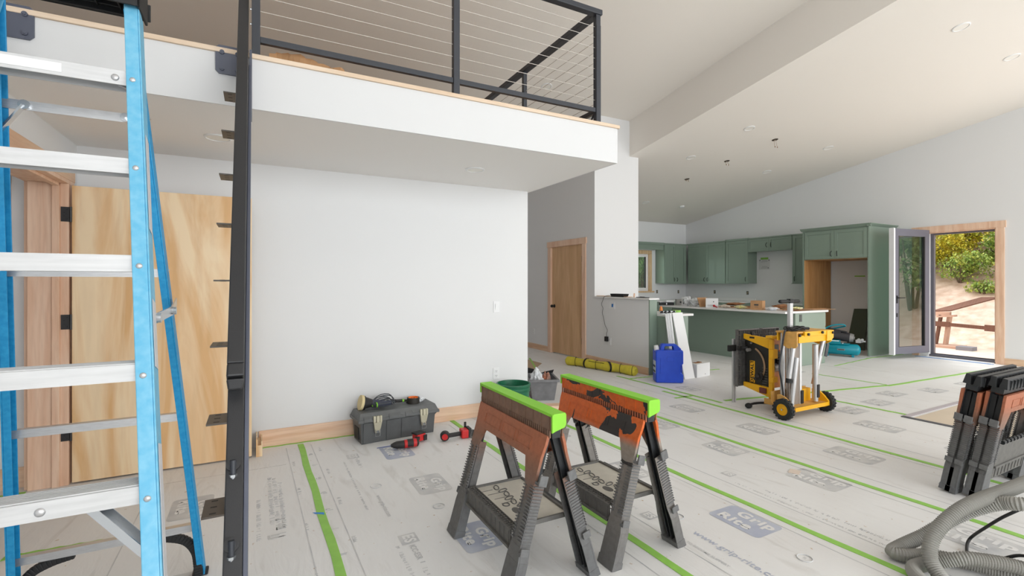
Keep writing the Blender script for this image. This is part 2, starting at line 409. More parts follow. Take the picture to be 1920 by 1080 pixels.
# ---- left doorway: jamb, stop, casing, hinges, birch slab swung open flat along the front wall
struct(MB().box(XL - 0.19, XL - 0.065, 4.33, 4.45, 0, 2.06).box(XL - 0.065, XL - 0.025, 4.318, 4.45, 0, 2.06).box(XL - 0.025, XL + 0.02, 4.33, 4.45, 0, 2.06)
       .box(XL - 0.19, XL + 0.02, 3.262, 4.45, 2.06, 2.085).box(XL - 0.065, XL - 0.025, 3.28, 4.33, 2.04, 2.06)
       .box(XL - 0.19, XL + 0.02, 3.262, 3.28, 0, 2.06)
       .build('trim_left_door_jamb', M_alder, bevel=0.002))
struct(MB().box(XL + .002, XL + 0.022, 3.17, 4.46, 2.085, 2.185).box(XL + .002, XL + 0.022, 3.17, 3.262, 0, 2.085).build('trim_left_door_casing', M_alderY, bevel=0.002))
struct(MB().box(XL - 0.215, XL - 0.19, 4.36, 4.45, 0, 2.16).box(XL - 0.215, XL - 0.19, 3.17, 4.36, 2.06, 2.16).build('trim_left_door_inner_casing', M_alder, bevel=0.002))
struct(MB().box(XL - 0.33, XL - 0.305, 4.43, 4.45, 0.135, 2.38).build('trim_bedroom_corner', M_alder))
d1 = struct(MB().box(XL + 0.035, -0.03, 4.335, 4.375, 0.012, 2.05).build('door_1', M_birch, bevel=0.002))
for z in (1.85, 1.115, 0.355):
    h = MB().box(XL - 0.02, XL + 0.028, 4.326, 4.331, z - 0.05, z + 0.05).cyl((XL + 0.032, 4.326, z - 0.052), (XL + 0.032, 4.326, z + 0.052), 0.007, 10)
    for q in (-.032, -.012, .012, .032): h.cyl((XL + 0.006 + (0.008 if abs(q) > .02 else -0.008), 4.324, z + q), (XL + 0.006 + (0.008 if abs(q) > .02 else -0.008), 4.327, z + q), 0.004, 8, mi=1)
    h.build('hinge', M_black, d1, mats=[M_matte])
MB().cyl((-0.09, 4.335, 0.93), (-0.09, 4.29, 0.93), 0.012, 12).sph((-0.09, 4.275, 0.93), 0.027, 14).cyl((-0.09, 4.336, 0.93), (-0.09, 4.328, 0.93), 0.032, 20).build('door_knob', M_matte, d1, smooth=True)

# ---- hall door
d2 = struct(MB().box(5.215, 5.255, 7.1, 8.12, 0.02, 2.085).build('door_2', M_maple))
struct(MB().box(5.18, 5.2, 6.98, 7.09, 0, 2.09).box(5.18, 5.2, 8.13, 8.24, 0, 2.09).box(5.176, 5.2, 6.96, 8.26, 2.09, 2.2)
       .box(5.2, 5.32, 7.08, 7.1, 0, 2.1).box(5.2, 5.32, 8.12, 8.14, 0, 2.1).box(5.2, 5.32, 7.1, 8.12, 2.085, 2.1).build('trim_hall_door', M_alder, bevel=0.002))
for z in (1.82, 1.12, 0.33):
    MB().box(5.203, 5.214, 7.09, 7.125, z - 0.055, z + 0.055).build('hinge', M_matte, d2)
MB().cyl((5.215, 8.04, 0.93), (5.16, 8.04, 0.93), 0.012, 12).cyl((5.215, 8.04, 0.93), (5.207, 8.04, 0.93), 0.034, 20).sph((5.155, 8.04, 0.93), 0.03, 14).build('door_knob', M_matte, d2, smooth=True)

# ---- exterior doorway: casing, jamb, threshold, tilt-turn glazed leaf swung into the room
struct(MB().box(XR - .02, XR, 3.31, 3.42, 0, 2.33).box(XR - .024, XR, 3.29, 4.62, 2.33, 2.445).box(XR - .02, XR, 4.50, 4.61, 0, 2.33)
       .box(XR, XR + .13, 3.42, 3.435, 0.02, 2.33).box(XR, XR + .13, 3.435, 4.36, 2.315, 2.33).build('trim_exterior_door', M_alder, bevel=0.002))
fr = struct(MB().box(XR + .08, XR + .15, 3.435, 3.46, 0.03, 2.315).box(XR + .08, XR + .15, 4.31, 4.36, 0.03, 2.315).box(XR + .08, XR + .15, 3.46, 4.31, 2.285, 2.315)
       .box(XR + .02, XR + .15, 3.42, 4.36, 0.0, 0.045).box(XR + .09, XR + .12, 3.42, 4.36, 0.045, 0.065).build('door_3', mat('door_frame_grey', (96, 95, 104), 0.4)))
M_leaf = mat('leaf_grey', (112, 112, 124), 0.4); M_rub = mat('rubber_seal', (30, 28, 30), 0.7)
M_pvc = mat('white_pvc', (240, 240, 242), 0.35)
leaf = struct(MB().box(0, .94, -.035, .035, 0, 0.13).box(0, .94, -.035, .035, 2.16, 2.29).box(0, .12, -.035, .035, 0.13, 2.16).box(.83, .94, -.035, .035, 0.13, 2.16).build('door_4', M_leaf, bevel=0.003))
leaf.location = (XR - 0.04, 4.36, 0.085); leaf.rotation_euler = (0, 0, math.radians(170.5))
# the leaf's white inner frame edge, seals, pane, handle
MB().box(.935, .962, -.03, .045, -0.005, 2.295).box(.968, .980, -.035, .05, -0.01, 2.30).build('leaf_edge', M_pvc, leaf)
MB().box(.12, .83, -.012, .012, .13, 2.16).build('pane', M_glass, leaf)
MB().box(.115, .145, .013, .034, .125, 2.165).box(.815, .83, .013, .034, .125, 2.165).build('glazing_seal', M_rub, leaf)
for sgn in (1, -1):
    MB().box(.865, .895, sgn * .036, sgn * .046, .93, 1.07).cyl((.88, sgn * .04, 1.03), (.88, sgn * .085, 1.03), .009, 10).cyl((.88, sgn * .085, 1.03), (.74, sgn * .085, 1.03), .009, 10)\
        .box(.868, .892, sgn * .036, sgn * .044, .68, .75).build('door_handle', M_matte, leaf, smooth=False, bevel=.002)
for z in (.55, 1.75, 1.05): MB().box(.957, .972, -.01, .01, z - .05, z + .05).build('lock_plate', mat('brass_plate', (150, 130, 96), .4, .7), leaf)

# ---- kitchen window
w = struct(MB().box(8.5, 8.58, YF + .06, YF + .13, 1.16, 2.2).box(9.69, 9.78, YF + .06, YF + .13, 1.16, 2.2).box(8.58, 9.69, YF + .06, YF + .13, 1.16, 1.25).box(8.58, 9.69, YF + .06, YF + .13, 2.12, 2.2)
           .box(9.1, 9.17, YF + .07, YF + .12, 1.25, 2.12).build('window_1', M_pvc, bevel=.004))
MB().box(8.58, 9.69, YF + .085, YF + .095, 1.25, 2.12).build('pane', M_glass, w)
MB().box(9.655, 9.69, YF + .055, YF + .09, 1.25, 2.12).build('glazing_seal', M_rub, w)
struct(MB().box(9.78, 9.86, YF - .01, YF + .13, 1.14, 2.22).box(8.5, 9.86, YF - .01, YF + .13, 2.2, 2.3).box(8.42, 9.92, YF - .05, YF + .13, 1.12, 1.16).build('trim_window_1', M_fir, bevel=.002))
q = MB().box(XR + .05, XR + .11, .2, .27, .12, 2.4).box(XR + .05, XR + .11, 2.63, 2.7, .12, 2.4).box(XR + .05, XR + .11, .27, 2.63, .12, .2).box(XR + .05, XR + .11, .27, 2.63, 2.33, 2.4)
struct(q.build('window_6', M_pvc))
# rear windows behind the camera: frames only
for i, (a, b_) in enumerate(((-2.8, 0.4), (0.7, 3.7), (4.0, 7.0), (7.3, 10.6))):
    q = MB().box(a, a + .07, YB - .08, YB - .02, .25, 4.1).box(b_ - .07, b_, YB - .08, YB - .02, .25, 4.1).box(a, b_, YB - .08, YB - .02, .25, .32).box(a, b_, YB - .08, YB - .02, 4.03, 4.1)
    struct(q.build('window_%d' % (i + 2), M_pvc))
# ================================================================ KITCHEN
M_recess = mat('sage_green_recess', (120, 136, 122), 0.5)
def pull(parent, x, y, z, L=0.10, flip=1):
    """arched black bar pull, vertical, standing off the door front (front is -y)"""
    P = [(x + flip * 0.012 * (1 - math.cos(a)) * 0, y - 0.028 * math.sin(a), z - L / 2 * math.cos(a)) for a in [PI * k / 10 for k in range(11)]]
    P = [(p[0] + flip * 0.012 * math.sin(PI * k / 10), p[1], p[2]) for k, p in enumerate(P)]
    return MB().tube(P, 0.0065, 8).build('handle', M_matte, parent, smooth=True)
def shaker(parent, x0, x1, z0, z1, y=0.0, hx=None, hz=None, name='door', flip=1):
    s = 0.062 if (z1 - z0) > 0.4 else 0.05
    b = MB().box(x0, x0 + s, y - .02, y, z0, z1).box(x1 - s, x1, y - .02, y, z0, z1).box(x0 + s, x1 - s, y - .02, y, z0, z0 + s).box(x0 + s, x1 - s, y - .02, y, z1 - s, z1)
    b.box(x0 + s, x1 - s, y - .009, y - .001, z0 + s, z1 - s)
    d = b.build(name, M_green, parent, bevel=.0015)
    if hx is not None: pull(d, hx, y - .02, hz, flip=flip)
    return d
def cabinet(name, label, loc, rot, w, dpt, z0, z1, doors, group=None, crown=0.0, rail=True):
    t = thing(name, label, 'cabinet', loc, rot, group)
    b = MB().box(0, w, 0, dpt, z0, z1)
    b.build('body', M_green, t, bevel=.0015)
    for (a, c, h, fl) in doors:
        shaker(t, a + .002, c - .002, z0 + .004, z1 - .004, 0, None if h is None else h, z0 + .10 if (z1 - z0) > .4 else (z0 + z1) / 2 - .02, flip=fl)
    if rail and z0 > 1.2: MB().box(-.004, w + .004, -.028, .004, z0 - .016, z0).box(-.004, w + .004, .004, dpt, z0 - .004, z0).build('light_rail', M_green, t)
    if crown: MB().box(-.01, w + .01, -.03, dpt, z1, z1 + crown).build('crown', M_green, t)
    return t
R90 = -PI / 2
G = 'green wall cabinets'
cabinet('wall_cabinet', 'green two-door wall cabinet in the kitchen corner, first on the long wall', (10.87, 9.80, 0), R90, 1.27, .33, 1.38, 2.46, [(0.02, .645, .60, -1), (.645, 1.25, .69, 1)], G, .035)
cabinet('wall_cabinet', 'green one-door wall cabinet just left of the open range space', (10.87, 8.53, 0), R90, .64, .33, 1.38, 2.46, [(0, .64, .575, 1)], G, .05)
cabinet('wall_cabinet', 'short wide green cabinet above the open range space', (10.87, 7.89, 0), R90, 1.12, .33, 2.17, 2.47, [(0, .56, .51, -1), (.56, 1.12, .61, 1)], G, .03)
cabinet('wall_cabinet', 'narrow green wall cabinet between the range space and the tall fridge surround', (10.87, 6.77, 0), R90, .63, .33, 1.38, 2.47, [(0.02, .61, .06, 1)], G, .03)
cabinet('wall_cabinet', 'green two-door wall cabinet beside the kitchen window', (9.995, 9.85, 0), 0, .87, .325, 1.38, 2.46, [(0.01, .42, .37, -1), (.42, .80, .47, 1)], G, .03)
tag(MB().box(7.9, 9.99, 9.86, 9.885, 2.3, 2.49).box(7.9, 9.99, 9.83, 9.86, 2.44, 2.50).build('window_valance', M_green, bevel=.002), 'long green valance board spanning over the kitchen window', 'valance')

# base runs
def base_run(label, loc, rot, w, dpt, n):
    dpt -= .02
    t = thing('base_cabinet', label, 'cabinet', loc, rot, 'green base cabinets along the walls')
    MB().box(0, w, 0, dpt, .1, .885).box(.0, w, .06, dpt, 0, .1).build('body', M_green, t)
    for k in range(n):
        a = w * k / n; c = w * (k + 1) / n
        shaker(t, a + .003, c - .003, .12, .70, 0, c - .05, .6)
        shaker(t, a + .003, c - .003, .71, .87, 0, None, None, 'drawer')
    return t
base_run('green base cabinets along the long kitchen wall left of the range space', (10.58, 9.5, 0), R90, 1.6, .62, 3)
base_run('narrow green base cabinet right of the range space', (10.58, 6.77, 0), R90, .62, .62, 1)
base_run('green base cabinets under the kitchen window', (7.2, 9.56, 0), 0, 3.38, .62, 5)
tag(MB().box(10.55, 11.2, 7.9, 10.18, .885, .915).box(7.2, 10.55, 9.53, 10.18, .885, .915).box(11.17, 11.2, 7.9, 10.18, .915, 1.0).build('countertop', M_quartz, bevel=.003), 'white L-shaped worktop on the base cabinets under the window', 'countertop')
tag(MB().box(10.55, 11.2, 6.15, 6.77, .885, .915).build('countertop', M_quartz, bevel=.003), 'short white worktop between range space and fridge surround', 'countertop')

# fridge surround
f = thing('fridge_surround', 'tall green cabinet surround with an empty fridge bay and maple-lined left side', 'cabinet', (10.2, 6.13, 0), R90)
MB().box(0, .028, 0, .98, 0, 2.46).build('side_panel', M_green, f)
MB().box(.028, .032, .012, .98, 0, 1.86).build('inner_lining', M_cabin, f)
MB().box(1.225, 1.25, 0, .98, 0, 2.46).build('side_panel', M_green, f)
MB().box(.028, 1.225, .02, .98, 1.865, 2.46).build('upper_body', M_green, f)
MB().box(.03, 1.223, .03, .99, 1.858, 1.865).build('upper_underside', M_cabin, f)
shaker(f, .04, .627, 1.875, 2.44, .018, .58, 1.97, flip=-1)
shaker(f, .631, 1.215, 1.875, 2.44, .018, .68, 1.97, flip=1)
MB().prism([(0, 2.46), (-.05, 2.505), (-.05, 2.515), (.03, 2.515), (.03, 2.46)], lambda u, v, t_: (t_, u, v), -.03, 1.28).prism([(0, 2.46), (.05, 2.505), (.05, 2.515), (-.03, 2.515), (-.03, 2.46)], lambda u, v, t_: (1.25 + u, t_, v), -.03, .98).build('crown', M_green, f)
b = MB().hexa([(11.00, 5.36, 0), (11.02, 5.36, 0), (11.02, 5.70, 0), (11.00, 5.70, 0), (11.175, 5.36, .85), (11.19, 5.36, .85), (11.19, 5.63, .84), (11.175, 5.63, .84)])
tag(b.build('cabinet_panel', M_greenD), 'loose dark green board leaning inside the empty fridge bay', 'board')
tag(MB().box(11.196, 11.2, 5.43, 5.63, 1.515, 1.54).build('tape_piece', M_tape), 'short strip of green tape stuck on the wall inside the fridge bay', 'tape')
n_ = tag(MB().box(11.196, 11.199, 7.54, 7.83, 1.72, 1.98).build('wall_note', mat('note_paper', (214, 214, 212), .7)), 'white paper note taped to the wall above the range space', 'note')
MB().box(11.192, 11.196, 7.58, 7.78, 1.97, 2.02).build('tape', M_tape, n_)
g = MB()
for k, z in enumerate((1.76, 1.79, 1.91, 1.94)): g.box(11.1945, 11.1955, 7.60, 7.77 - .03 * (k % 2), z, z + .006)
for (y_, z_) in ((7.8, 1.95), (7.56, 1.95), (7.58, 1.76)): g.box(11.1945, 11.1955, y_ - .012, y_ + .012, z_ - .014, z_ + .014)
g.build('printing', mat('ink_grey', (120, 122, 126), .7), n_)

def wall_box(label, loc, rot, kind=0):
    t = thing('outlet_box', label, 'outlet', loc, rot, 'open outlet boxes on the backsplash wall')
    MB().box(-.03, .03, -.004, 0, -.045, .045).build('box_rim', mat('box_blue_grey', (70, 72, 70), .7), t)
    MB().box(-.02, .0, -.007, -.004, -.035, .02).box(.004, .02, -.007, -.004, -.01, .035).build('wiring', mat('wire_tan', (150, 135, 110), .6), t)
    return t
wall_box('open wiring box on the backsplash right under the window-side cabinet', (10.06, YF, 1.14), 0)
wall_box('open wiring box on the backsplash nearest the kitchen corner', (10.90, YF, 1.13), 0)
wall_box('open wiring box under the corner wall cabinet on the long wall', (XR, 9.16, 1.14), R90)
wall_box('open wiring box beneath the one-door cabinet by the range space', (XR, 8.15, 1.13), R90)

# island
isl = thing('kitchen_island', 'long sage green island base under a white top', 'kitchen island', (7.84, 4.84, 0))
MB().box(0, .85, 0, 2.66, 0, .885).build('body', M_green, isl, bevel=.002)
MB().box(.006, .846, -.008, 0, .02, .88).build('end_panel', M_green, isl)
MB().box(-.008, 0, -.008, .02, 0, .885).box(-.008, 0, .02, 2.66, .0, .05).build('corner_trim', M_green, isl)
MB().box(.845, .868, -.004, 2.6, .12, .62).box(.845, .868, -.004, 2.6, .64, .87).build('drawer', M_green, isl)
MB().box(.11, .175, -.014, -.008, .74, .86).box(.118, .167, -.017, -.014, .75, .79).box(.118, .167, -.017, -.014, .81, .85).build('outlet', mat('outlet_grey', (78, 84, 80), .5), isl)
tag(MB().box(7.52, 8.73, 4.80, 7.55, .885, .918).build('island_worktop', M_quartz, bevel=.003), 'white worktop strewn with boxes and cardboard on the long green island', 'countertop')
# small run behind the pony wall
p = thing('peninsula_cabinet', 'low green cabinet behind the half wall beside the blue jug', 'cabinet', (5.35, 5.25, 0))
MB().box(0, .48, 0, 1.45, 0, .885).build('body', M_green, p, bevel=.002)
MB().box(.48, .50, .02, .7, .12, .87).box(.48, .50, .71, 1.43, .12, .87).build('door', M_green, p)
tag(MB().box(5.35, 5.89, 5.20, 6.7, .885, .918).build('peninsula_worktop', M_quartz, bevel=.003), 'small white worktop behind the half wall with a roll of green tape on it', 'countertop')

# -------- things on the worktops
M_card = mat('cardboard', (186, 142, 100), .8, noise_amt=.12, noise_scale=12); M_cardd = mat('cardboard_dark', (150, 104, 68), .8)
M_wcard = mat('white_carton', (228, 228, 228), .6); M_ink = mat('ink_dark', (60, 62, 66), .7)
M_clear = mat('clear_plastic_film', (226, 228, 230), .25, spec=.6)
def carton(name, label, x, y, z, w, d, h, rz, m, flap=False, ink=None, group=None):
    t = thing(name, label, 'box', (x, y, z), rz, group)
    w_, d_ = w / 2, d / 2; th = .006
    MB().box(-w_, w_, -d_, -d_ + th, 0, h).box(-w_, w_, d_ - th, d_, 0, h).box(-w_, -w_ + th, -d_ + th, d_ - th, 0, h).box(w_ - th, w_, -d_ + th, d_ - th, 0, h).box(-w_ + th, w_ - th, -d_ + th, d_ - th, 0, th)\
        .build('box_walls', m, t)
    if flap:
        MB().hexa([(-w_, -d_, h), (w_, -d_, h), (w_, -d_ + .004, h), (-w_, -d_ + .004, h), (-w_ + .01, -d_ - .05, h - .07), (w_ - .01, -d_ - .05, h - .07), (w_ - .01, -d_ - .046, h - .07), (-w_ + .01, -d_ - .046, h - .07)])\
            .hexa([(-w_, d_ - .004, h), (w_, d_ - .004, h), (w_, d_, h), (-w_, d_, h), (-w_, d_ + .03, h + .05), (w_, d_ + .03, h + .05), (w_, d_ + .034, h + .05), (-w_, d_ + .034, h + .05)]).build('flap', m, t)
    else: MB().box(-w_, w_, -d_, d_, h, h + .004).build('flap', m, t)
    if ink:
        b = MB()
        for (a, c, e, g_) in ink: b.box(a, c, -d_ - .0015, -d_, e, g_)
        b.build('printing', M_ink, t)
    return t
vr = -math.radians(28)      # roughly faces the room
carton('cardboard_box', 'small brown cardboard box standing near the end of the island', 7.72, 5.42, .918, .19, .17, .155, vr - .75, M_card, ink=[(-.03, .03, .05, .056), (-.035, .035, .075, .1)])
q = MB(); q.box(-.001, .001, -.08, .08, .005, .15)
carton('cardboard_box', 'white carton with a brown flap piece behind it on the far half of the island', 7.72, 6.38, .918, .22, .16, .17, vr - .35, M_wcard, ink=[(.02, .035, .10, .12), (-.08, .08, .03, .034), (-.08, .02, .045, .049)], group=None)
tag(MB().hexa([(7.6, 6.55, .92), (7.86, 6.55, .92), (7.86, 6.56, .92), (7.6, 6.56, .92), (7.58, 6.60, 1.1), (7.84, 6.60, 1.1), (7.84, 6.61, 1.1), (7.58, 6.61, 1.1)]).build('cardboard_piece', M_card), 'bent brown cardboard lid against the white carton on the island', 'cardboard')
carton('cardboard_box', 'tall white carton with dark printing beside the plastic bags on the island', 7.86, 7.15, .918, .15, .10, .17, vr - .3, M_wcard, ink=[(-.05, -.035, .03, .13), (.03, .06, .02, .15)])
carton('cardboard_box', 'pale grey carton behind the black case at the left of the island', 7.97, 7.40, .918, .17, .10, .12, vr, mat('grey_carton', (170, 168, 164), .7), ink=[(-.02, .02, .04, .08)])
def lump(name, label, cat, x, y, z, r, sc, m, seed=0, amp=.35, fr=7, sub=4, group=None):
    b = MB(); g = bmesh.ops.create_icosphere(b.bm, subdivisions=sub, radius=r)
    for v in b.bm.verts:
        n_ = noise.noise(Vector(v.co * fr / r * .25) + Vector((seed * 3.1, seed, 0)))
        n2 = noise.noise(Vector(v.co * fr / r * .7) + Vector((0, seed * 2.3, 0)))
        v.co *= 1 + amp * n_ + amp * .5 * abs(n2)
        v.co = Vector((v.co.x * sc[0], v.co.y * sc[1], v.co.z * sc[2]))
    zmin = min(v.co.z for v in b.bm.verts)
    for v in b.bm.verts: v.co += Vector((x, y, z - zmin))
    return tag(b.build(name, m, None), label, cat, group)
lump('plastic_bag', 'crumpled clear plastic bag between the white cartons on the island', 'plastic bag', 7.74, 6.78, .918, .085, (1.1, 1.2, .85), M_clear, 1)
lump('plastic_bag', 'second crumpled clear bag, right behind the tall printed carton', 'plastic bag', 7.76, 7.0, .918, .09, (.8, .8, .95), M_clear, 2)
bc = thing('tool_case', 'long black case with a pale strip at the far left of the island', 'case', (7.64, 7.46, .918), vr)
MB().box(-.15, .15, -.04, .04, 0, .06).build('shell', M_matte, bc, bevel=.006); MB().box(-.15, .15, -.042, .0, .062, .075).build('lid_strip', M_wcard, bc); MB().box(-.02, .0, -.046, -.038, .01, .05).build('latch', M_whitepl, bc)
tag(MB().box(7.54, 7.74, 7.36, 7.54, .9945, 1.02).build('white_tray', M_whitepl, bevel=.004), 'white flat tray lying on top of the black case on the island', 'tray')
for i, (x, y, w_, d_, r_, zz, m_) in enumerate([(8.2, 6.15, .6, .5, .1, .919, M_card), (8.25, 6.05, .45, .3, .3, .933, M_cardd), (8.35, 5.35, .7, .5, -.1, .919, M_card), (8.1, 4.98, .4, .26, .1, .919, M_cardd), (8.76, 4.98, .6, .2, -.1, .919, M_card), (7.98, 5.66, .3, .3, .3, .919, M_card)]):
    o = MB().box(-w_ / 2, w_ / 2, -d_ / 2, d_ / 2, 0, .005).box(-w_ / 2 + .02, w_ / 2, d_ / 2 - .02, d_ / 2, .004, .012).build('cardboard_sheet', m_)
    o.location = (x, y, zz); o.rotation_euler = (0.0, 0.0, r_)
    tag(o, ['flat cardboard sheet under the packing litter at mid island', 'darker brown cardboard sheet on top of the flat sheet at mid island', 'wide cardboard sheet at the near end of the island', 'small dark cardboard piece at the near corner of the island', 'cardboard strip sticking out past the right end of the island', 'slanted cardboard scrap beside the small brown box'][i], 'cardboard')
M_rag = mat('yellow_rag', (214, 206, 110), .85, col2=(232, 226, 206), noise_scale=30); M_paper = mat('crumpled_paper', (226, 212, 196), .8, noise_amt=.15, noise_scale=20)
lump('crumpled_paper', 'long crumple of brown packing paper behind the cardboard box', 'paper', 8.3, 6.32, .946, .07, (2.6, 1.5, .35), M_cardd, 3, .5)
lump('work_gloves', 'yellow and cream work gloves lying left of the small brown box', 'gloves', 7.70, 5.74, .919, .05, (1.2, 2.0, .5), M_rag, 4, .5)
lump('crumpled_paper', 'cream crumpled paper at the middle of the island edge', 'paper', 7.72, 6.08, .919, .05, (1.0, 1.9, .5), M_paper, 5, .5)
lump('plastic_wrap', 'crumpled clear wrap right of the small brown box', 'plastic wrap', 7.74, 5.17, .919, .06, (1.2, 1.6, .38), M_clear, 6, .5)
lump('packing_paper', 'yellow printed packing paper near the island corner', 'paper', 8.12, 4.98, .932, .05, (2.0, 1.3, .4), M_rag, 7, .5)
lump('packing_paper', 'brown packing paper heap at the near end of the island', 'paper', 8.35, 5.4, .932, .07, (2.4, 1.3, .4), M_cardd, 8, .5)
r_ = thing('red_tool', 'little red-handled tool on the island left of the cardboard', 'tool', (7.62, 6.22, .918), 1.3)
MB().bar((-.06, 0, .012), (.02, 0, .03), .02, .018).sph((.035, 0, .035), .024, 12).build('body', mat('red_plastic', (190, 40, 48), .45), r_, smooth=True); MB().bar((-.06, 0, .01), (-.12, .01, .006), .012, .006).build('blade', M_alu, r_)
# peninsula worktop
tr = thing('tape_roll', 'roll of bright green painters tape standing on the small white worktop', 'tape roll', (5.75, 5.40, .918))
MB().lathe([(.038, 0), (.06, 0), (.06, .045), (.038, .045), (.038, 0)], (0, 0, 0), seg=32).build('roll', M_tape, tr, smooth=True); MB().lathe([(.036, .001), (.038, .001), (.038, .044), (.036, .044), (.036, .001)], (0, 0, 0), seg=32).build('core', M_card, tr)
cb = thing('caulk_bottle', 'small bottle with an orange cone cap on the white worktop behind the half wall', 'bottle', (5.62, 5.6, .918))
MB().lathe([(0, 0), (.024, 0), (.024, .012), (.02, .02)], (0, 0, 0)).build('base', M_whitepl, cb, smooth=True); MB().lathe([(.024, .018), (.026, .05), (.018, .085), (.010, .10), (0, .102)], (0, 0, 0)).build('cap', mat('orange_plastic', (232, 140, 70), .5), cb, smooth=True)
st = thing('tile_cutter', 'chrome and black bar tool lying at the near left end of the small worktop', 'tool', (5.52, 5.36, .918), -.2)
MB().box(-.13, .13, -.02, .02, 0, .012).box(-.13, .13, -.012, .012, .03, .04).build('rails', M_zinc, st)
for xx in (-.11, -.05, .02, .10): MB().box(xx - .012, xx + .012, -.022, .022, .008, .045).build('block', M_matte, st)

# pony wall cap: router with its cable, wood scraps, black remote
rt = thing('wifi_router', 'black flat router lying on the half wall cap', 'router', (5.275, 6.18, 1.157))
MB().hexa([(-.05, -.15, 0), (.05, -.15, 0), (.05, .15, 0), (-.05, .15, 0), (-.062, -.165, .05), (.06, -.165, .05), (.06, .165, .05), (-.062, .165, .05)]).build('shell', M_matte, rt, bevel=.004)
MB().box(-.0635, -.06, -.14, .14, .036, .041).build('port_strip', M_blacksat, rt)
tag(MB().box(5.225, 5.355, 6.38, 6.72, 1.157, 1.165).box(5.23, 5.35, 5.95, 6.02, 1.157, 1.164).build('wood_shim', M_alderY), 'thin wood strip lying along the half wall cap under the pantry wall', 'wood strip')
tag(MB().bar((5.30, 5.86, 1.157), (5.33, 5.885, 1.21), .02, .035).build('wood_wedge', M_alder), 'small wood wedge standing up on the half wall cap', 'wood wedge')
tag(MB().box(5.24, 5.33, 5.55, 5.75, 1.157, 1.166).box(5.25, 5.28, 5.60, 5.68, 1.166, 1.172).build('sanding_pad', M_ink, bevel=.002), 'flat dark pad on the near end of the half wall cap', 'pad')

# ---- cable, outlets and switch plates
def plate(label, cat, loc, rot, kind, w=.072, h=.118):
    t = thing('outlet_plate' if kind != 'switch' else 'switch_plate', label, cat, loc, rot)
    MB().box(-w / 2, w / 2, -.006, 0, -h / 2, h / 2).build('cover', M_whitepl, t, bevel=.002)
    if kind == 'outlet':
        for dz in (-.024, .024):
            MB().box(-.017, .017, -.009, -.006, dz - .017, dz + .017).build('socket', M_whitepl, t, bevel=.003)
            MB().box(-.009, -.006, -.0095, -.008, dz - .002, dz + .008).box(.006, .009, -.0095, -.008, dz - .002, dz + .008).cyl((0, -.0095, dz - .009), (0, -.008, dz - .009), .003, 8).build('slots', M_matte, t)
    if kind == 'switch': MB().hexa([(-.016, -.009, -.033), (.016, -.009, -.033), (.016, -.006, -.033), (-.016, -.006, -.033), (-.016, -.0115, .033), (.016, -.0115, .033), (.016, -.006, .033), (-.016, -.006, .033)]).build('rocker', M_whitepl, t)
    if kind == 'data':
        MB().box(.004, .034, -.009, -.006, -.035, .035).build('insert', M_whitepl, t)
        MB().cyl((.02, -.006, -.01), (.02, -.02, -.01), .014, 14).box(.005, .035, -.016, -.009, -.006, .03).build('blue_cover', mat('blue_plug', (20, 104, 176), .5), t)
    return t
plate('white duplex outlet low on the big white wall above the green bucket', 'outlet', (2.235, 4.575, .43), 0, 'outlet')
plate('white rocker switch at chest height near the end of the big white wall', 'switch', (2.24, 4.575, 1.13), 0, 'switch')
plate('white double plate with blue cover on the half wall under the router', 'outlet', (5.2, 6.27, 1.01), R90, 'data', .14, .115)
plate('white outlet low on the half wall with a black plug in it', 'outlet', (5.2, 6.33, .41), R90, 'outlet')
plate('white outlet low on the grey hall wall left of the wooden door', 'outlet', (5.2, 8.82, .36), R90, 'outlet')
pl = thing('power_adapter', 'black plug adapter with thin cable running up to the router', 'power adapter', (5.19, 6.38, .44))
MB().box(-.045, 0, -.028, .028, -.03, .05).build('adapter', M_matte, pl, bevel=.004)
cp = smooth_path([(-.02, 0, .05), (-.02, 0, .10), (-.02, -.02, .16), (-.012, .05, .24), (-.012, .09, .36), (-.012, .12, .44), (-.012, .105, .52), (-.012, .14, .58), (-.014, .10, .66), (-.03, .05, .71), (-.01, -.02, .735), (.03, -.07, .737)], 6)
MB().tube(cp, .0035, 6).build('cable', M_matte, pl, smooth=True)

# ---- ceiling fittings on the low ceiling
def on_ceiling(x, y, lo=True):
    z = (z_lo(y) if lo else z_hi(y)); return (x, y, z)
def can_light(x, y, z, label, tilt=True, r=.085, group='round flush ceiling lights'):
    t = thing('ceiling_light', label, 'ceiling light', (x, y, z), 0, group)
    if tilt: t.rotation_euler = (-math.atan(T), 0, 0)
    MB().lathe([(r, 0), (r, -.006), (r - .012, -.010), (r - .014, -.006), (r - .014, 0)], (0, 0, 0), seg=36).build('trim_ring', M_whitepl, t, smooth=True)
    MB().lathe([(0, -.005), (r - .014, -.005), (r - .014, -.002), (0, -.002)], (0, 0, 0), seg=36).build('lens', mat('light_lens', (244, 240, 232), .5), t)
    return t
for x, y, l in ((7.3, 2.53, 'flush round light on the low ceiling nearest the camera, left of the pair'), (8.86, 2.55, 'flush round light on the low ceiling at the right edge of the picture'),
                (7.19, 5.2, 'flush round light on the low ceiling nearest to the beam, upper of two'), (7.19, 6.41, 'flush round light on the low ceiling nearest to the beam, lower of two'),
                (9.52, 5.24, 'flush round light on the low ceiling over the fridge surround'), (9.50, 6.46, 'flush round light on the low ceiling beyond the loose wire holes'), (8.33, 8.8, 'flush round light on the low ceiling far back over the sink')):
    can_light(*on_ceiling(x, y), l)
can_light(3.93, 6.28, z_hi(6.28), 'flush round light on the high ceiling seen through the loft railing')
can_light(1.70, 3.90, 2.38, 'flush round light under the loft, close to its right end', False)
can_light(-.23, 3.87, 2.38, 'flush round light under the loft beside the dark stair stringer', False)
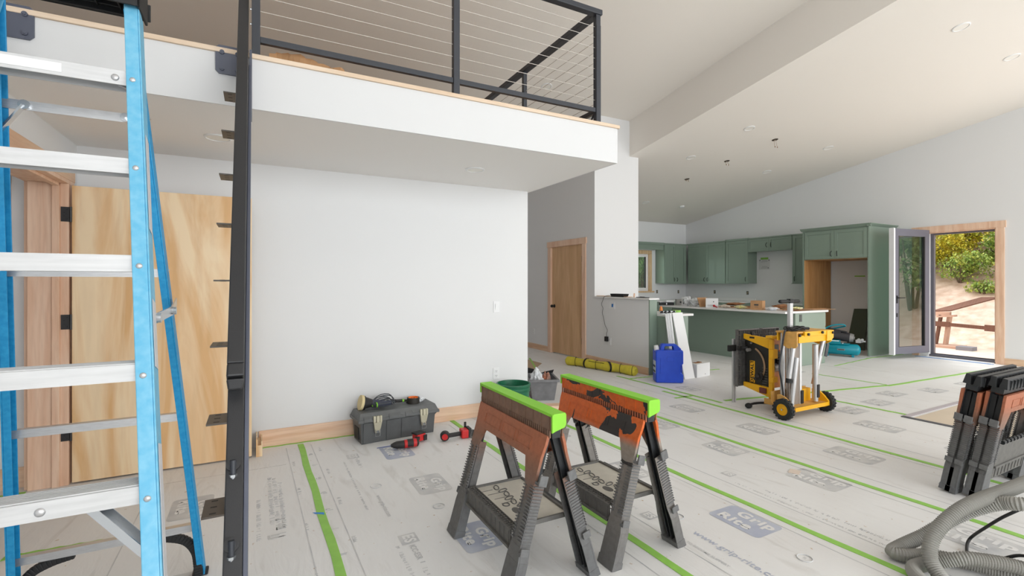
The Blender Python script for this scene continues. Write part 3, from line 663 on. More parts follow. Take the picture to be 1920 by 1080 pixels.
sd = thing('smoke_detector', 'small white smoke detector on the low ceiling far back', 'smoke detector', on_ceiling(9.55, 8.8)); sd.rotation_euler = (-math.atan(T), 0, 0)
MB().lathe([(.06, 0), (.06, -.02), (.045, -.035), (0, -.036)], (0, 0, 0)).build('housing', M_whitepl, sd, smooth=True); MB().lathe([(.065, 0), (.065, -.006), (.06, -.006)], (0, 0, 0)).build('mount_ring', M_whitepl, sd)
for i, (x, y, l) in enumerate(((8.09, 5.35, 'ceiling wire hole with two dangling wires, largest of three over the island'), (8.07, 6.32, 'ceiling wire hole in the middle of three over the island'), (8.07, 7.30, 'ceiling wire hole farthest of three over the island'))):
    t = thing('pendant_rough_in', l, 'wire hole', on_ceiling(x, y)); t.rotation_euler = (-math.atan(T), 0, 0)
    MB().lathe([(0, -.004), (.05, -.004), (.052, 0)], (0, 0, 0)).build('box_opening', mat('dark_box', (72, 62, 50), .8), t)
    for s_ in (-1, 0, 1) if i < 2 else (-1, 1):
        L = (.13, .07, .03)[i]
        MB().tube([(s_ * .02, 0, 0), (s_ * .024, .004, -L * .5), (s_ * .03, 0, -L)], .003, 6).sph((s_ * .03, 0, -L - .006), .009, 8, (1, 1, 1.5)).build('wire', mat('wire_nut', (150, 118, 84), .6) if s_ else M_whitepl, t)
# ================================================================ LOFT RAILING, STAIR STRINGERS, STEPLADDER
rl = thing('cable_railing', 'black steel cable railing along the loft edge above the white fascia', 'railing', (0, 3.17, 2.69))
ZT = 3.585
for i, x in enumerate((0.0, 1.235, 2.47)):
    MB().box(x - .022, x + .022, 3.15, 3.19, 2.69, ZT - .012).box(x - .022, x + .022, 3.146, 3.15, 2.69, ZT - .1).build('post', M_blacksat, rl, w=True, bevel=.002)
for y in (4.38, 5.6):
    MB().box(2.45, 2.49, y - .02, y + .02, 2.69, ZT - .012).build('post', M_blacksat, rl, w=True, bevel=.002)
MB().box(-.03, 2.505, 3.14, 3.2, ZT - .012, ZT + .03).box(2.44, 2.505, 3.2, 6.2, ZT - .012, ZT + .03).build('top_rail', M_blacksat, rl, w=True, bevel=.003)
MB().box(.022, 1.213, 3.155, 3.185, 2.775, 2.81).box(1.257, 2.448, 3.155, 3.185, 2.775, 2.81).build('bottom_rail', M_blacksat, rl, w=True, bevel=.002)
MB().box(2.455, 2.485, 3.19, 6.0, 2.775, 2.81).build('bottom_rail', M_blacksat, rl, w=True, bevel=.002)
for k in range(8):
    z = 2.877 + .0857 * k
    MB().cyl((.0, 3.17, z), (2.47, 3.17, z), .0022, 6).build('cable', M_steel, rl, w=True)
    MB().cyl((2.47, 3.17, z - .02), (2.47, 5.6, z - .02), .0022, 6).build('cable', M_steel, rl, w=True)
    MB().cyl((-.03, 3.17, z), (-.022, 3.17, z), .006, 8).cyl((2.492, 3.17, z), (2.498, 3.17, z), .007, 8).build('cable_fitting', M_zinc, rl, w=True)
MB().cyl((2.470, 3.19, 2.80), (2.47, 3.26, 2.72), .008, 8).build('corner_bracket', M_blacksat, rl, w=True)

# torn cardboard lying on the loft floor
b = MB(); pts = []
nx = 22
top = [0.10, .115, .13, .125, .135, .12, .125, .14, .13, .12, .125, .11, .10, .105, .09, .075, .08, .095, .085, .07, .05, .03, .02]
vs0 = []; vs1 = []
for i in range(nx + 1):
    x = .07 + .52 * i / nx; y = 3.235 + .012 * math.sin(i * .7)
    vs0.append((x, y, 2.692)); vs1.append((x + .01 * math.sin(i * 1.9), y + .015 + .006 * math.sin(i), 2.692 + top[i] * .72))
for i in range(nx):
    a, c_, d_, e = vs0[i], vs0[i + 1], vs1[i + 1], vs1[i]
    sh = lambda p: (p[0], p[1] + .005, p[2])
    b.hexa([a, c_, sh(c_), sh(a), e, d_, sh(d_), sh(e)])
b.box(.07, .6, 3.255, 3.7, 2.692, 2.70)
tag(b.build('torn_cardboard', M_card), 'torn brown cardboard lying behind the lower railing bar on the loft', 'cardboard')

# ---- stair stringer pair
K = .669
def sp(z, dy=0.0): return 1.344 + K * z + dy       # y of the tread bracket line
def make_stringer(x1, label, side=-1):
    """x1 = right face of tube"""
    t = thing('stair_stringer', label, 'stair stringer', (x1 - .03, sp(0), 0), 0, 'steel stair stringers')
    nrm = Vector((0, -1, K)).normalized(); d = Vector((0, K, 1)).normalized()
    def P(x, z, off): v = Vector((x, sp(z), z)) + nrm * off; return v
    xm = x1 - .026
    zt = 2.60
    b = MB(); 
    def slab(b, xa, xb, o0, o1, z0, z1, mi=0):
        # lower end cut flat on the floor, upper end cut vertically
        def pt(x, z, o):
            v = P(x, z, o)
            if z < .02: v = v - d * (v.z / d.z)
            return v
        b.hexa([pt(xa, z0, o1), pt(xb, z0, o1), pt(xb, z0, o0), pt(xa, z0, o0), pt(xa, z1, o1), pt(xb, z1, o1), pt(xb, z1, o0), pt(xa, z1, o0)], mi)
    slab(b, x1 - .052, x1, -.06, .03, 0, zt)
    b.build('tube', M_black, t, w=True, bevel=.004)
    b = MB(); slab(b, x1 + .0005, x1 + .014, -.05, .022, 0.0, zt - .02); b.build('lit_side_bar', M_slate, t, w=True, bevel=.002)  # paler tone puts the light on this face into the colour
    for k in range(-2, 8):
        z = .66 + .2445 * k
        br = MB().box(x1 - .113, x1 - .052, sp(z) - .035, sp(z) + .105, z - .006, z).build('tread_bracket', mat('bracket_bronze', (78, 70, 62), .45) if 'bracket_bronze' not in MATS else MATS['bracket_bronze'], t, w=True)
        h = MB()
        for yy in (-.015, .035, .085): h.box(x1 - .093, x1 - .075, sp(z) + yy - .004, sp(z) + yy + .004, z - .0065, z + .0005)
        h.build('slot', M_matte, br, w=False) if False else h.build('slot', M_matte, t, w=True)
    b = MB().prism([(-.12, 2.547), (.025, 2.547), (.025, 2.705), (-.12, 2.705), (-.137, 2.69), (-.137, 2.565)], lambda u, v, q_: (x1 - .026 + u, q_, v), 3.128, 3.138)
    b.build('mounting_plate', M_slate, t, w=True)
    for u in (-.105, -.03):
        for z in (2.575, 2.665):
            MB().cyl((x1 - .026 + u, 3.128, z), (x1 - .026 + u, 3.118, z), .012, 10).cyl((x1 - .026 + u, 3.118, z), (x1 - .026 + u, 3.114, z), .007, 6).build('bolt', M_slate, t, w=True)
    MB().box(x1 + .004, x1 + .016, 3.10, 3.128, 2.30, 2.70).build('backing_angle', M_slate, t, w=True)
    return t
S1 = make_stringer(-.036, 'black steel stair stringer with tread brackets, running down right of the blue ladder')
S2 = make_stringer(-.036, 'second steel stair stringer with a plate bolted to the fascia, at the left picture edge')
# the left stringer is the mirror image of the right one about the middle of the stair
S2.location.x = 2 * -.571 - S2.location.x
for ch in S2.children_recursive:
    for v in ch.data.vertices: v.co.x = -v.co.x
    ch.data.flip_normals()
def make_handrail(x1, t):
    nrm = Vector((0, -1, K)).normalized(); d = Vector((0, K, 1)).normalized()
    def P(x, z, off): return Vector((x, sp(z), z)) + nrm * off
    a, c_ = P(x1 - .027, 1.035, .10), P(x1 - .027, 3.1, .10)
    t = MB().bar(a, c_, .052, .05, up=nrm).build('handrail', M_black, t, w=True, bevel=.004)
    MB().bar(a, a - d * .05, .052, .05, up=nrm, w2=.054, h2=.05).bar(a - d * .05, a - d * .085 - nrm * .015, .054, .05, up=nrm, w2=.044, h2=.03).build('end_cap', M_black, t, w=True, bevel=.006)
    for z in (.565, .765):
        p = P(x1 - .03, z, .031)
        MB().cyl(p, p + nrm * .012, .021, 18).build('washer', M_black, t, w=True, smooth=True)
        MB().cyl(p + nrm * .012, p + nrm * .016 - d * .0 + Vector((0, 0, -.0)), .012, 14).cyl(p + nrm * .016 + Vector((0, 0, .012)), p + nrm * .022 - Vector((0, 0, .035)), .0085, 12).build('stud', M_blacksat, t, w=True, smooth=True)
        q = p + nrm * .022 - Vector((0, 0, .035))
        MB().cyl(q, q - Vector((0, 0, .008)), .0125, 6).cyl(q - Vector((0, 0, .008)), q - Vector((0, 0, .016)), .006, 8).build('nut', M_zinc, t, w=True)
    for z in (1.15, 2.2):
        p = P(x1 - .027, z, .03); MB().cyl(p, p + nrm * .05, .012, 10).build('standoff', M_black, t, w=True)
    return t
make_handrail(-.036, S1)

# ---- 8 ft fibreglass stepladder: front rails, steps, rear rails, braces, top cap
XC = -.553
def fx(z): return .399 - .086 * z          # half width (outer), front rails
def fy(z): return 1.275 + .337 * z
def rx(z): return .340 - .068 * z
def ry(z): return 2.745 - .268 * z
ld = thing('stepladder', 'tall blue fibreglass stepladder with aluminium steps and black top cap', 'stepladder', (XC, 2.0, 0))
nf = Vector((0, -1, .337)).normalized()
def chan(b, p0, p1, side, up, web=.082, fl=.034, th=.005, mi_f=0, mi_w=0):
    """C channel rail: web outside, flanges turned inward; up = direction across the web (front)"""
    p0 = Vector(p0); p1 = Vector(p1); d = (p1 - p0).normalized(); u = Vector(up); u = (u - d * u.dot(d)).normalized(); r = d.cross(u).normalized()
    if r.x * side < 0: r = -r
    def blk(a0, a1, b0, b1, mi):
        q = []
        for c_ in (p0, p1): q += [c_ + r * a0 + u * b0, c_ + r * a1 + u * b0, c_ + r * a1 + u * b1, c_ + r * a0 + u * b1]
        b.hexa(q, mi)
    blk(-th, 0, -web, 0, mi_w)
    blk(-fl, -th, -th, 0, mi_f); blk(-fl, -th, -web, -web + th, mi_f)
Ztop = 2.33
for s_ in (1, -1):
    b = MB(); chan(b, (XC + s_ * fx(.03), fy(.03), .03), (XC + s_ * fx(Ztop), fy(Ztop), Ztop), s_, nf, web=.078, fl=.042)
    fr_ = b.build('front_rail', M_blueL, ld, w=True, bevel=.0025)
    for z0, z1 in ((1.55, 1.86), (1.15, 1.34), (.35, .95)):
        b = MB()
        P0 = Vector((XC + s_ * (fx(z0) + .001), fy(z0), z0)); P1 = Vector((XC + s_ * (fx(z1) + .001), fy(z1), z1)); dd = (P1 - P0).normalized(); u_ = (nf - dd * nf.dot(dd)).normalized()
        b.hexa([P0 - u_ * .015, P0 - u_ * .065, P0 - u_ * .065 + Vector((s_ * .001, 0, 0)), P0 - u_ * .015 + Vector((s_ * .001, 0, 0)), P1 - u_ * .015, P1 - u_ * .065, P1 - u_ * .065 + Vector((s_ * .001, 0, 0)), P1 - u_ * .015 + Vector((s_ * .001, 0, 0))])
        b.build('label_sticker', mat('label_sticker', (206, 206, 210), .4) if 'label_sticker' not in MATS else MATS['label_sticker'], fr_, w=True)
    b = MB(); chan(b, (XC + s_ * rx(.0), ry(.0), .02), (XC + s_ * rx(Ztop), ry(Ztop), Ztop), s_, (0, 1, .268), web=.055, fl=.028)
    b.build('rear_rail', M_blueD, ld, w=True, bevel=.002)
M_rivet = M_alu
for k in range(7):
    z = .24 + .305 * k
    x = fx(z) - .006; y0 = fy(z)
    b = MB()
    y0 += .009
    b.box(XC - x, XC + x, y0 - .003, y0 + .002, z - .046, z)            # front lip
    b.box(XC - x, XC + x, y0 + .002, y0 + .070, z - .004, z)                # tread
    b.box(XC - x, XC + x, y0 + .066, y0 + .070, z - .046, z - .004)
    for r_ in range(6): b.box(XC - x, XC + x, y0 + .006 + r_ * .012, y0 + .010 + r_ * .012, z, z + .003)
    stp = b.build('step', M_alub, ld, w=True)
    for sx in (XC - fx(z) + .022, XC + fx(z) - .022): MB().sph((sx, fy(z - .03) - .001, z - .03), .0085, 12, (1, .5, 1)).build('rivet', M_rivet, stp, w=True, smooth=True)
    if k in (0, 1, 2, 6): # diagonal braces under the steps
        for s_ in (1, -1):
            p0 = Vector((XC + s_ * (fx(z) - .165 if k < 6 else fx(z) - .075), y0 + .045, z - .03)); zb = z - (.20 if k < 6 else .065)
            p1 = Vector((XC + s_ * (fx(zb) - .014), fy(zb) + .052, zb))
            dv = (p1 - p0)
            up = Vector((0, -1, 0))
            if k < 6: MB().bar(p0, p1, .004, .056, up=up).bar(p0 + Vector((0, -.028, .009)), p1 + Vector((0, -.028, .009)), .020, .003, up=up).bar(p0 + Vector((0, .028, .009)), p1 + Vector((0, .028, .009)), .020, .003, up=up).bar(p0 + Vector((0, 0, -.003)), p1 + Vector((0, 0, -.003)), .006, .014, up=up).build('step_brace', M_zinc, stp, w=True)
            else: MB().bar(p0, p1, .003, .022, up=up).build('step_brace', M_alu, stp, w=True)
        for s_ in (1, -1): MB().sph((XC + s_ * (fx(z) - .235 if k < 6 else fx(z) - .07), y0 - .004, z - .025), .011, 12, (1, .5, 1)).build('rivet', M_rivet, stp, w=True, smooth=True)
tag_w = MB().box(XC - .17, XC + .02, fy(2.07) + .004, fy(2.07) + .0065, 2.07 - .036, 2.07 - .008); tag_w.build('step_label', M_whitepl, ld, w=True)
for k, z in enumerate((.245, .80, 1.42, 1.98)):
    x = rx(z); y = ry(z)
    MB().box(XC - x, XC + x, y - .008, y - .004, z - .016, z + .016).box(XC - x, XC + x, y - .004, y + .022, z + .012, z + .016).build('rear_brace', M_alu, ld, w=True)
# rear diagonal brackets (upper) and bottom black corner braces with feet
for s_ in (1, -1):
    z = 1.98
    pa = Vector((XC + s_ * (rx(z) - .07), ry(z) - .012, z)); pb = Vector((XC + s_ * (rx(z - .09) - .01), ry(z - .09) - .012, z - .09))
    MB().bar(pa, pb, .006, .026, up=(0, -1, 0)).cyl(pa + Vector((0, -.006, 0)), pa + Vector((0, .004, 0)), .016, 14).build('diagonal_strap', M_zinc, ld, w=True)
    b = MB(); yb = ry(.12) - .024
    pp = smooth_path([(XC + s_ * .13, yb, .228), (XC + s_ * .20, yb, .215), (XC + s_ * .265, yb, .185), (XC + s_ * .302, yb, .13), (XC + s_ * .312, yb, .07), (XC + s_ * .316, yb, .012)], 5)
    for q0, q1 in zip(pp[:-1], pp[1:]): b.bar(q0, q1 + (q1 - q0) * .15, .026, .036, up=(0, 0, 1) if abs((q1 - q0).z) < abs((q1 - q0).x) else (1, 0, 0))
    b.box(XC + s_ * (rx(0) - .02) - .032, XC + s_ * (rx(0) - .02) + .032, ry(0) - .05, ry(0) + .01, 0, .014)
    b.build('foot_brace', M_matte, ld, w=True, bevel=.004)
    MB().box(XC + s_ * (fx(0) - .025) - .03, XC + s_ * (fx(0) - .025) + .03, fy(0) - .01, fy(0) + .09, 0, .05).build('front_foot', M_matte, ld, w=True, bevel=.004)
    # spreader: two hinged straps between front and rear rail
    zc = 1.275
    a0 = Vector((XC + s_ * (fx(zc) - .0), fy(zc) + .075, zc)); mid = Vector((XC + s_ * (fx(zc) + .008), (fy(zc) + ry(zc)) / 2 - .03, zc + .01)); a1 = Vector((XC + s_ * (rx(zc) + .012), ry(zc) - .02, zc + .03))
    MB().bar(a0, mid, .005, .03, up=(0, 0, 1)).bar(mid, a1, .005, .03, up=(0, 0, 1)).cyl(a0 - Vector((.01, 0, 0)), a0 + Vector((.012, 0, 0)), .014, 12).cyl(mid - Vector((.01, 0, 0)), mid + Vector((.012, 0, 0)), .013, 12).build('spreader', M_zinc, ld, w=True)
# black moulded top cap: hollow underneath with ribs
cz0, cz1 = 2.315, 2.42
y0, y1 = fy(2.33) - .03, ry(2.33) + .055
hw = .205
cap = MB().box(XC - hw, XC + hw, y0, y1, cz1 - .012, cz1).box(XC - hw, XC + hw, y0, y0 + .008, cz0, cz1).box(XC - hw, XC + hw, y1 - .008, y1, cz0 + .02, cz1)
cap.box(XC - hw, XC - hw + .008, y0, y1, cz0, cz1).box(XC + hw - .008, XC + hw, y0, y1, cz0, cz1)
for i in range(5):
    xx = XC - .13 + .065 * i; cap.box(xx - .003, xx + .003, y0, y1, cz0 + .035, cz1)
for i in range(3):
    yy = y0 + .06 + .07 * i; cap.box(XC - hw, XC + hw, yy - .003, yy + .003, cz0 + .04, cz1)
cap.build('top_cap', M_matte, ld, w=True, bevel=.003)
# ================================================================ OUTDOORS (seen through the open door and the kitchen window)
M_deck = mat('sandy_deck', (226, 200, 182), .8, noise_amt=.12, noise_scale=2.0, stretch=(1, 6, 1))
struct(MB().box(11.35, 14.1, -8, 13, -.16, -.06).build('trim_deck_slab', M_deck))
def bank_h(x, y):
    t = max(0, x - 14.0)
    return -.10 + .50 * t + .03 * t * noise.noise((x * .35, y * .35, 0)) * 3 + .05 * noise.noise((x * 1.7, y * 1.7, 3)) + .02 * noise.noise((x * 5, y * 5, 3))
M_bank = mat('bank_gravel', (232, 206, 188), .95, col2=(206, 174, 152), noise_scale=5, bump=.6, bump_scale=9)
b = MB(); nx, ny = 70, 110; V = []
for i in range(nx + 1):
    for j in range(ny + 1):
        x = 14.0 + 18 * (i / nx) ** 1.4; y = -10 + 38 * j / ny
        V.append(b.bm.verts.new((x, y, bank_h(x, y))))
for i in range(nx):
    for j in range(ny): b.bm.faces.new((V[i * (ny + 1) + j], V[(i + 1) * (ny + 1) + j], V[(i + 1) * (ny + 1) + j + 1], V[i * (ny + 1) + j + 1]))
struct(b.build('trim_earth_bank', M_bank, smooth=False))
struct(MB().box(-4, 14, 10.5, 30, -.3, -.1).build('trim_rear_ground', M_bank))
def leafy(name, c1, c2, c3):
    m = bpy.data.materials.new(name); m.use_nodes = True; nt = m.node_tree; b = nt.nodes['Principled BSDF']; b.inputs['Roughness'].default_value = .7
    tc = nt.nodes.new('ShaderNodeTexCoord'); n = nt.nodes.new('ShaderNodeTexNoise'); n.inputs['Scale'].default_value = 5; n.inputs['Detail'].default_value = 4
    nt.links.new(tc.outputs['Object'], n.inputs[0]); r = nt.nodes.new('ShaderNodeValToRGB'); e = r.color_ramp.elements
    e[0].position = .35; e[0].color = srgb(*c1); e[1].position = .65; e[1].color = srgb(*c3); x = e.new(.5); x.color = srgb(*c2)
    nt.links.new(n.outputs[0], r.inputs[0]); nt.links.new(r.outputs[0], b.inputs['Base Color'])
    b.inputs['Subsurface Weight'].default_value = 0.0
    return m
M_leafY = leafy('leaves_yellow', (140, 150, 50), (200, 186, 56), (224, 200, 66)); M_leafG = leafy('leaves_green', (110, 146, 70), (158, 178, 84), (188, 190, 90)); M_leafD = leafy('leaves_tree', (96, 132, 76), (130, 162, 96), (164, 186, 120))
M_bark = mat('bark', (110, 92, 78), .9, noise_amt=.3, noise_scale=12)
def bush_mesh(seed, n, R, H, ls, m):
    rnd = random.Random(seed); b = MB(); blobs = [(rnd.uniform(-.5, .5) * R, rnd.uniform(-.5, .5) * R, rnd.uniform(.25, .8) * H, rnd.uniform(.35, .6) * R) for _ in range(7)]
    for k in range(n):
        bx, by, bz, br = rnd.choice(blobs); v = Vector((rnd.gauss(0, 1), rnd.gauss(0, 1), rnd.gauss(0, 1))).normalized() * br * rnd.uniform(.55, 1.05)
        p = Vector((bx + v.x, by + v.y, max(.03, bz + v.z * .8))); q = Matrix.Rotation(rnd.uniform(0, 6.3), 3, 'Z') @ Matrix.Rotation(rnd.uniform(-1.1, 1.1), 3, 'X')
        s = ls * rnd.uniform(.6, 1.3)
        vs = [b.bm.verts.new(p + q @ Vector(c) * s) for c in ((0, -.5, 0), (.28, 0, .06), (0, .6, 0), (-.28, 0, .06))]; b.bm.faces.new(vs)
    return b
def bush(name, label, cat, x, y, z, seed, n, R, H, ls, m, group):
    t = thing(name, label, cat, (x, y, z), 0, group)
    bush_mesh(seed, n, R, H, ls, m).build('foliage', m, t, fixn=False)
    s = MB(); rnd = random.Random(seed)
    for k in range(5): a = rnd.uniform(0, 6.3); s.cyl((0, 0, -.1), (math.cos(a) * R * .4, math.sin(a) * R * .4, H * .7), .025 * max(1, H / 2), 6, r2=.008)
    s.build('stems', M_bark, t)
    return t
GB = 'bushes covering the top of the earth bank outside'
k = 0
ROW = ('front', 'second', 'third', 'rear'); ORD = ('leftmost', 'second from left', 'third from left', 'fourth from left', 'rightmost')
for row, x in enumerate((17.1, 17.9, 18.8, 19.9)):
    for j in range(5):
        R = .72 + .07 * row
        y = x / 2.95 + (2.1 - j) * 1.55 * R + (.4 if row % 2 else 0) + random.uniform(-.1, .1); k += 1
        yellow = (k % 3 != 0) if row > 0 else (k % 4 == 0)
        bush('bush', '%s bush in the %s row on the bank outside the open door, %s' % ('yellow-leaved' if yellow else 'green-leaved', ROW[row], ORD[j]), 'bush', x + random.uniform(-.2, .2), y, bank_h(x, y) - .05, k, 2600, R, .75 + .22 * row, .075 + .012 * row, M_leafY if yellow else M_leafG, GB)
bush('grass_clump', 'low green grass clump on the bare bank, left side of the doorway view', 'grass', 16.3, 6.45, bank_h(16.3, 6.45) - .02, 71, 500, .35, .28, .08, M_leafG, None)
bush('grass_clump', 'low green grass clump on the bare bank, right side of the doorway view', 'grass', 16.6, 5.3, bank_h(16.6, 5.3) - .02, 72, 600, .45, .22, .08, M_leafG, None)
for i, (x, y, l) in enumerate(((13.2, 14.2, 'leafy green tree seen through the kitchen window'), (15.6, 16.5, 'second leafy tree standing behind the one at the kitchen window'))):
    bush('tree', l, 'tree', x, y, -.1, 90 + i, 5200, 1.7, 4.2, .17, M_leafD, None)
# trees along the far side of the deck, mirrored in the glazed door leaf
for i, (x, y) in enumerate(((15.4, .3), (16.3, -1.3), (15.3, -2.9), (17.6, .1), (17.9, -3.2))):
    bush('tree', ('nearest', 'second', 'third', 'farthest', 'lowest')[i] + ' pale green tree on the far bank, mirrored in the glazed door leaf', 'tree', x, y, bank_h(x, y) - .4, 190 + i, 4200, 1.25, 4.4, .17, M_leafD, 'trees mirrored in the door glass')

# timber sawhorse with planks, and boxes on the deck outside
M_tim = mat('weathered_timber', (112, 76, 60), .8, noise_amt=.2, noise_scale=6, stretch=(1, 8, 1)); M_timL = mat('pale_timber', (190, 156, 136), .8, noise_amt=.1, noise_scale=6)
wb = thing('work_trestle', 'rough timber trestle with a sloping plank outside the open door', 'trestle', (13.7, 5.0, -.06), 0)
MB().bar((13.75, 5.36, .69), (13.75, 4.95, .69), .09, .09).bar((13.75, 5.18, .62), (13.75, 4.86, .655), .16, .04).build('cross_head', M_timL, wb, w=True)
MB().hexa([(13.4, 5.16, .74), (13.5, 4.86, .76), (14.1, 4.25, 1.06), (14.0, 4.52, 1.05), (13.4, 5.16, .765), (13.5, 4.86, .785), (14.1, 4.25, 1.085), (14.0, 4.52, 1.075)]).build('sloping_plank', M_tim, wb, w=True)
MB().bar((13.75, 5.22, -.05), (13.75, 5.12, .66), .09, .045).build('leg', M_tim, wb, w=True)
MB().bar((13.85, 5.08, -.05), (13.85, 5.0, .64), .15, .05).build('leg', M_timL, wb, w=True)
MB().bar((13.7, 5.22, .46), (13.7, 4.95, .455), .05, .11).bar((13.7, 4.96, .455), (13.7, 4.35, .43), .045, .075).bar((13.7, 4.36, .43), (13.7, 4.0, .42), .05, .13).build('side_rail', M_tim, wb, w=True)
MB().box(13.5, 14.0, 4.75, 5.4, -.058, -.01).build('base_plank', M_timL, wb, w=True)
bx = thing('crate', 'pale printed carton on the deck left of the trestle', 'box', (13.6, 5.57, -.06), 0)
MB().box(-.15, .2, -.13, .25, 0, .34).build('carton_body', M_wcard, bx); MB().box(-.155, -.15, -.02, .03, .06, .30).box(-.155, -.15, .07, .12, .2, .28).build('printing', M_ink, bx)
tag(MB().box(13.35, 13.6, 4.45, 4.72, -.06, .02).build('paver', mat('paver_grey', (128, 128, 134), .8)), 'grey block on the deck right of the trestle foot', 'block')
# ================================================================ SAWHORSES
def horse_mat(name, patches):
    m = bpy.data.materials.new(name); m.use_nodes = True; nt = m.node_tree; b = nt.nodes['Principled BSDF']; b.inputs['Roughness'].default_value = .55
    tc = nt.nodes.new('ShaderNodeTexCoord'); sx = nt.nodes.new('ShaderNodeSeparateXYZ'); nt.links.new(tc.outputs['Object'], sx.inputs[0])
    n = nt.nodes.new('ShaderNodeTexNoise'); n.inputs['Scale'].default_value = 5; n.inputs['Detail'].default_value = 5; nt.links.new(tc.outputs['Object'], n.inputs[0])
    ad = nt.nodes.new('ShaderNodeMath'); ad.operation = 'MULTIPLY_ADD'; ad.inputs[1].default_value = .07; nt.links.new(n.outputs[0], ad.inputs[0]); nt.links.new(sx.outputs[2], ad.inputs[2])
    r = nt.nodes.new('ShaderNodeValToRGB'); e = r.color_ramp.elements
    if patches:
        cols = [(0.0, (104, 104, 104)), (.50, (140, 134, 128)), (.585, (150, 138, 126)), (.63, (214, 104, 44)), (1.0, (222, 104, 40))]
    else:
        cols = [(0.0, (100, 102, 104)), (.42, (106, 104, 102)), (.58, (140, 100, 80)), (.66, (172, 104, 74)), (1.0, (168, 102, 74))]
    e[0].position = 0; e[0].color = srgb(*cols[0][1]); e[1].position = 1; e[1].color = srgb(*cols[-1][1])
    for p_, c_ in cols[1:-1]:
        x = e.new(p_); x.color = srgb(*c_)
    nt.links.new(ad.outputs[0], r.inputs[0])
    out = r.outputs[0]
    n3 = nt.nodes.new('ShaderNodeTexNoise'); n3.inputs['Scale'].default_value = 45; n3.inputs['Detail'].default_value = 4; nt.links.new(tc.outputs['Object'], n3.inputs[0])
    r3 = nt.nodes.new('ShaderNodeValToRGB'); r3.color_ramp.elements[0].position = .3; r3.color_ramp.elements[0].color = (.78, .76, .74, 1); r3.color_ramp.elements[1].position = .6; r3.color_ramp.elements[1].color = (1, 1, 1, 1)
    nt.links.new(n3.outputs[0], r3.inputs[0])
    mx = nt.nodes.new('ShaderNodeMix'); mx.data_type = 'RGBA'; mx.blend_type = 'MULTIPLY'; mx.inputs[0].default_value = .8; nt.links.new(out, mx.inputs[6]); nt.links.new(r3.outputs[0], mx.inputs[7]); out = mx.outputs[2]
    if patches:
        n2 = nt.nodes.new('ShaderNodeTexNoise'); n2.inputs['Scale'].default_value = 4.2; n2.inputs['Detail'].default_value = 3; n2.inputs['Distortion'].default_value = .8
        mp = nt.nodes.new('ShaderNodeMapping'); mp.inputs['Location'].default_value = (3.3, 1.45, .4); nt.links.new(tc.outputs['Object'], mp.inputs[0]); nt.links.new(mp.outputs[0], n2.inputs[0])
        gt = nt.nodes.new('ShaderNodeMath'); gt.operation = 'GREATER_THAN'; gt.inputs[1].default_value = .57; nt.links.new(n2.outputs[0], gt.inputs[0])
        hi = nt.nodes.new('ShaderNodeMath'); hi.operation = 'GREATER_THAN'; hi.inputs[1].default_value = .47; nt.links.new(sx.outputs[2], hi.inputs[0])
        ml = nt.nodes.new('ShaderNodeMath'); ml.operation = 'MULTIPLY'; nt.links.new(gt.outputs[0], ml.inputs[0]); nt.links.new(hi.outputs[0], ml.inputs[1])
        m2 = nt.nodes.new('ShaderNodeMix'); m2.data_type = 'RGBA'; m2.inputs[7].default_value = srgb(52, 50, 50); nt.links.new(ml.outputs[0], m2.inputs[0]); nt.links.new(out, m2.inputs[6]); out = m2.outputs[2]
    nt.links.new(out, b.inputs['Base Color'])
    return m
M_hA = horse_mat('sawhorse_orange_fade', False); M_hB = horse_mat('sawhorse_orange_patches', True)
M_hIn = mat('sawhorse_black', (38, 40, 42), .5); M_rib = mat('sawhorse_rib_grey', (112, 112, 112), .5, noise_amt=.2, noise_scale=50)
M_tray = mat('tray_dusty_beige', (212, 207, 194), .7, noise_amt=.10, noise_scale=14); M_trayedge = mat('tray_grey', (104, 102, 98), .6, noise_amt=.2, noise_scale=30)
M_railbrown = mat('sawhorse_rail_brown', (132, 102, 84), .6, noise_amt=.2, noise_scale=20)

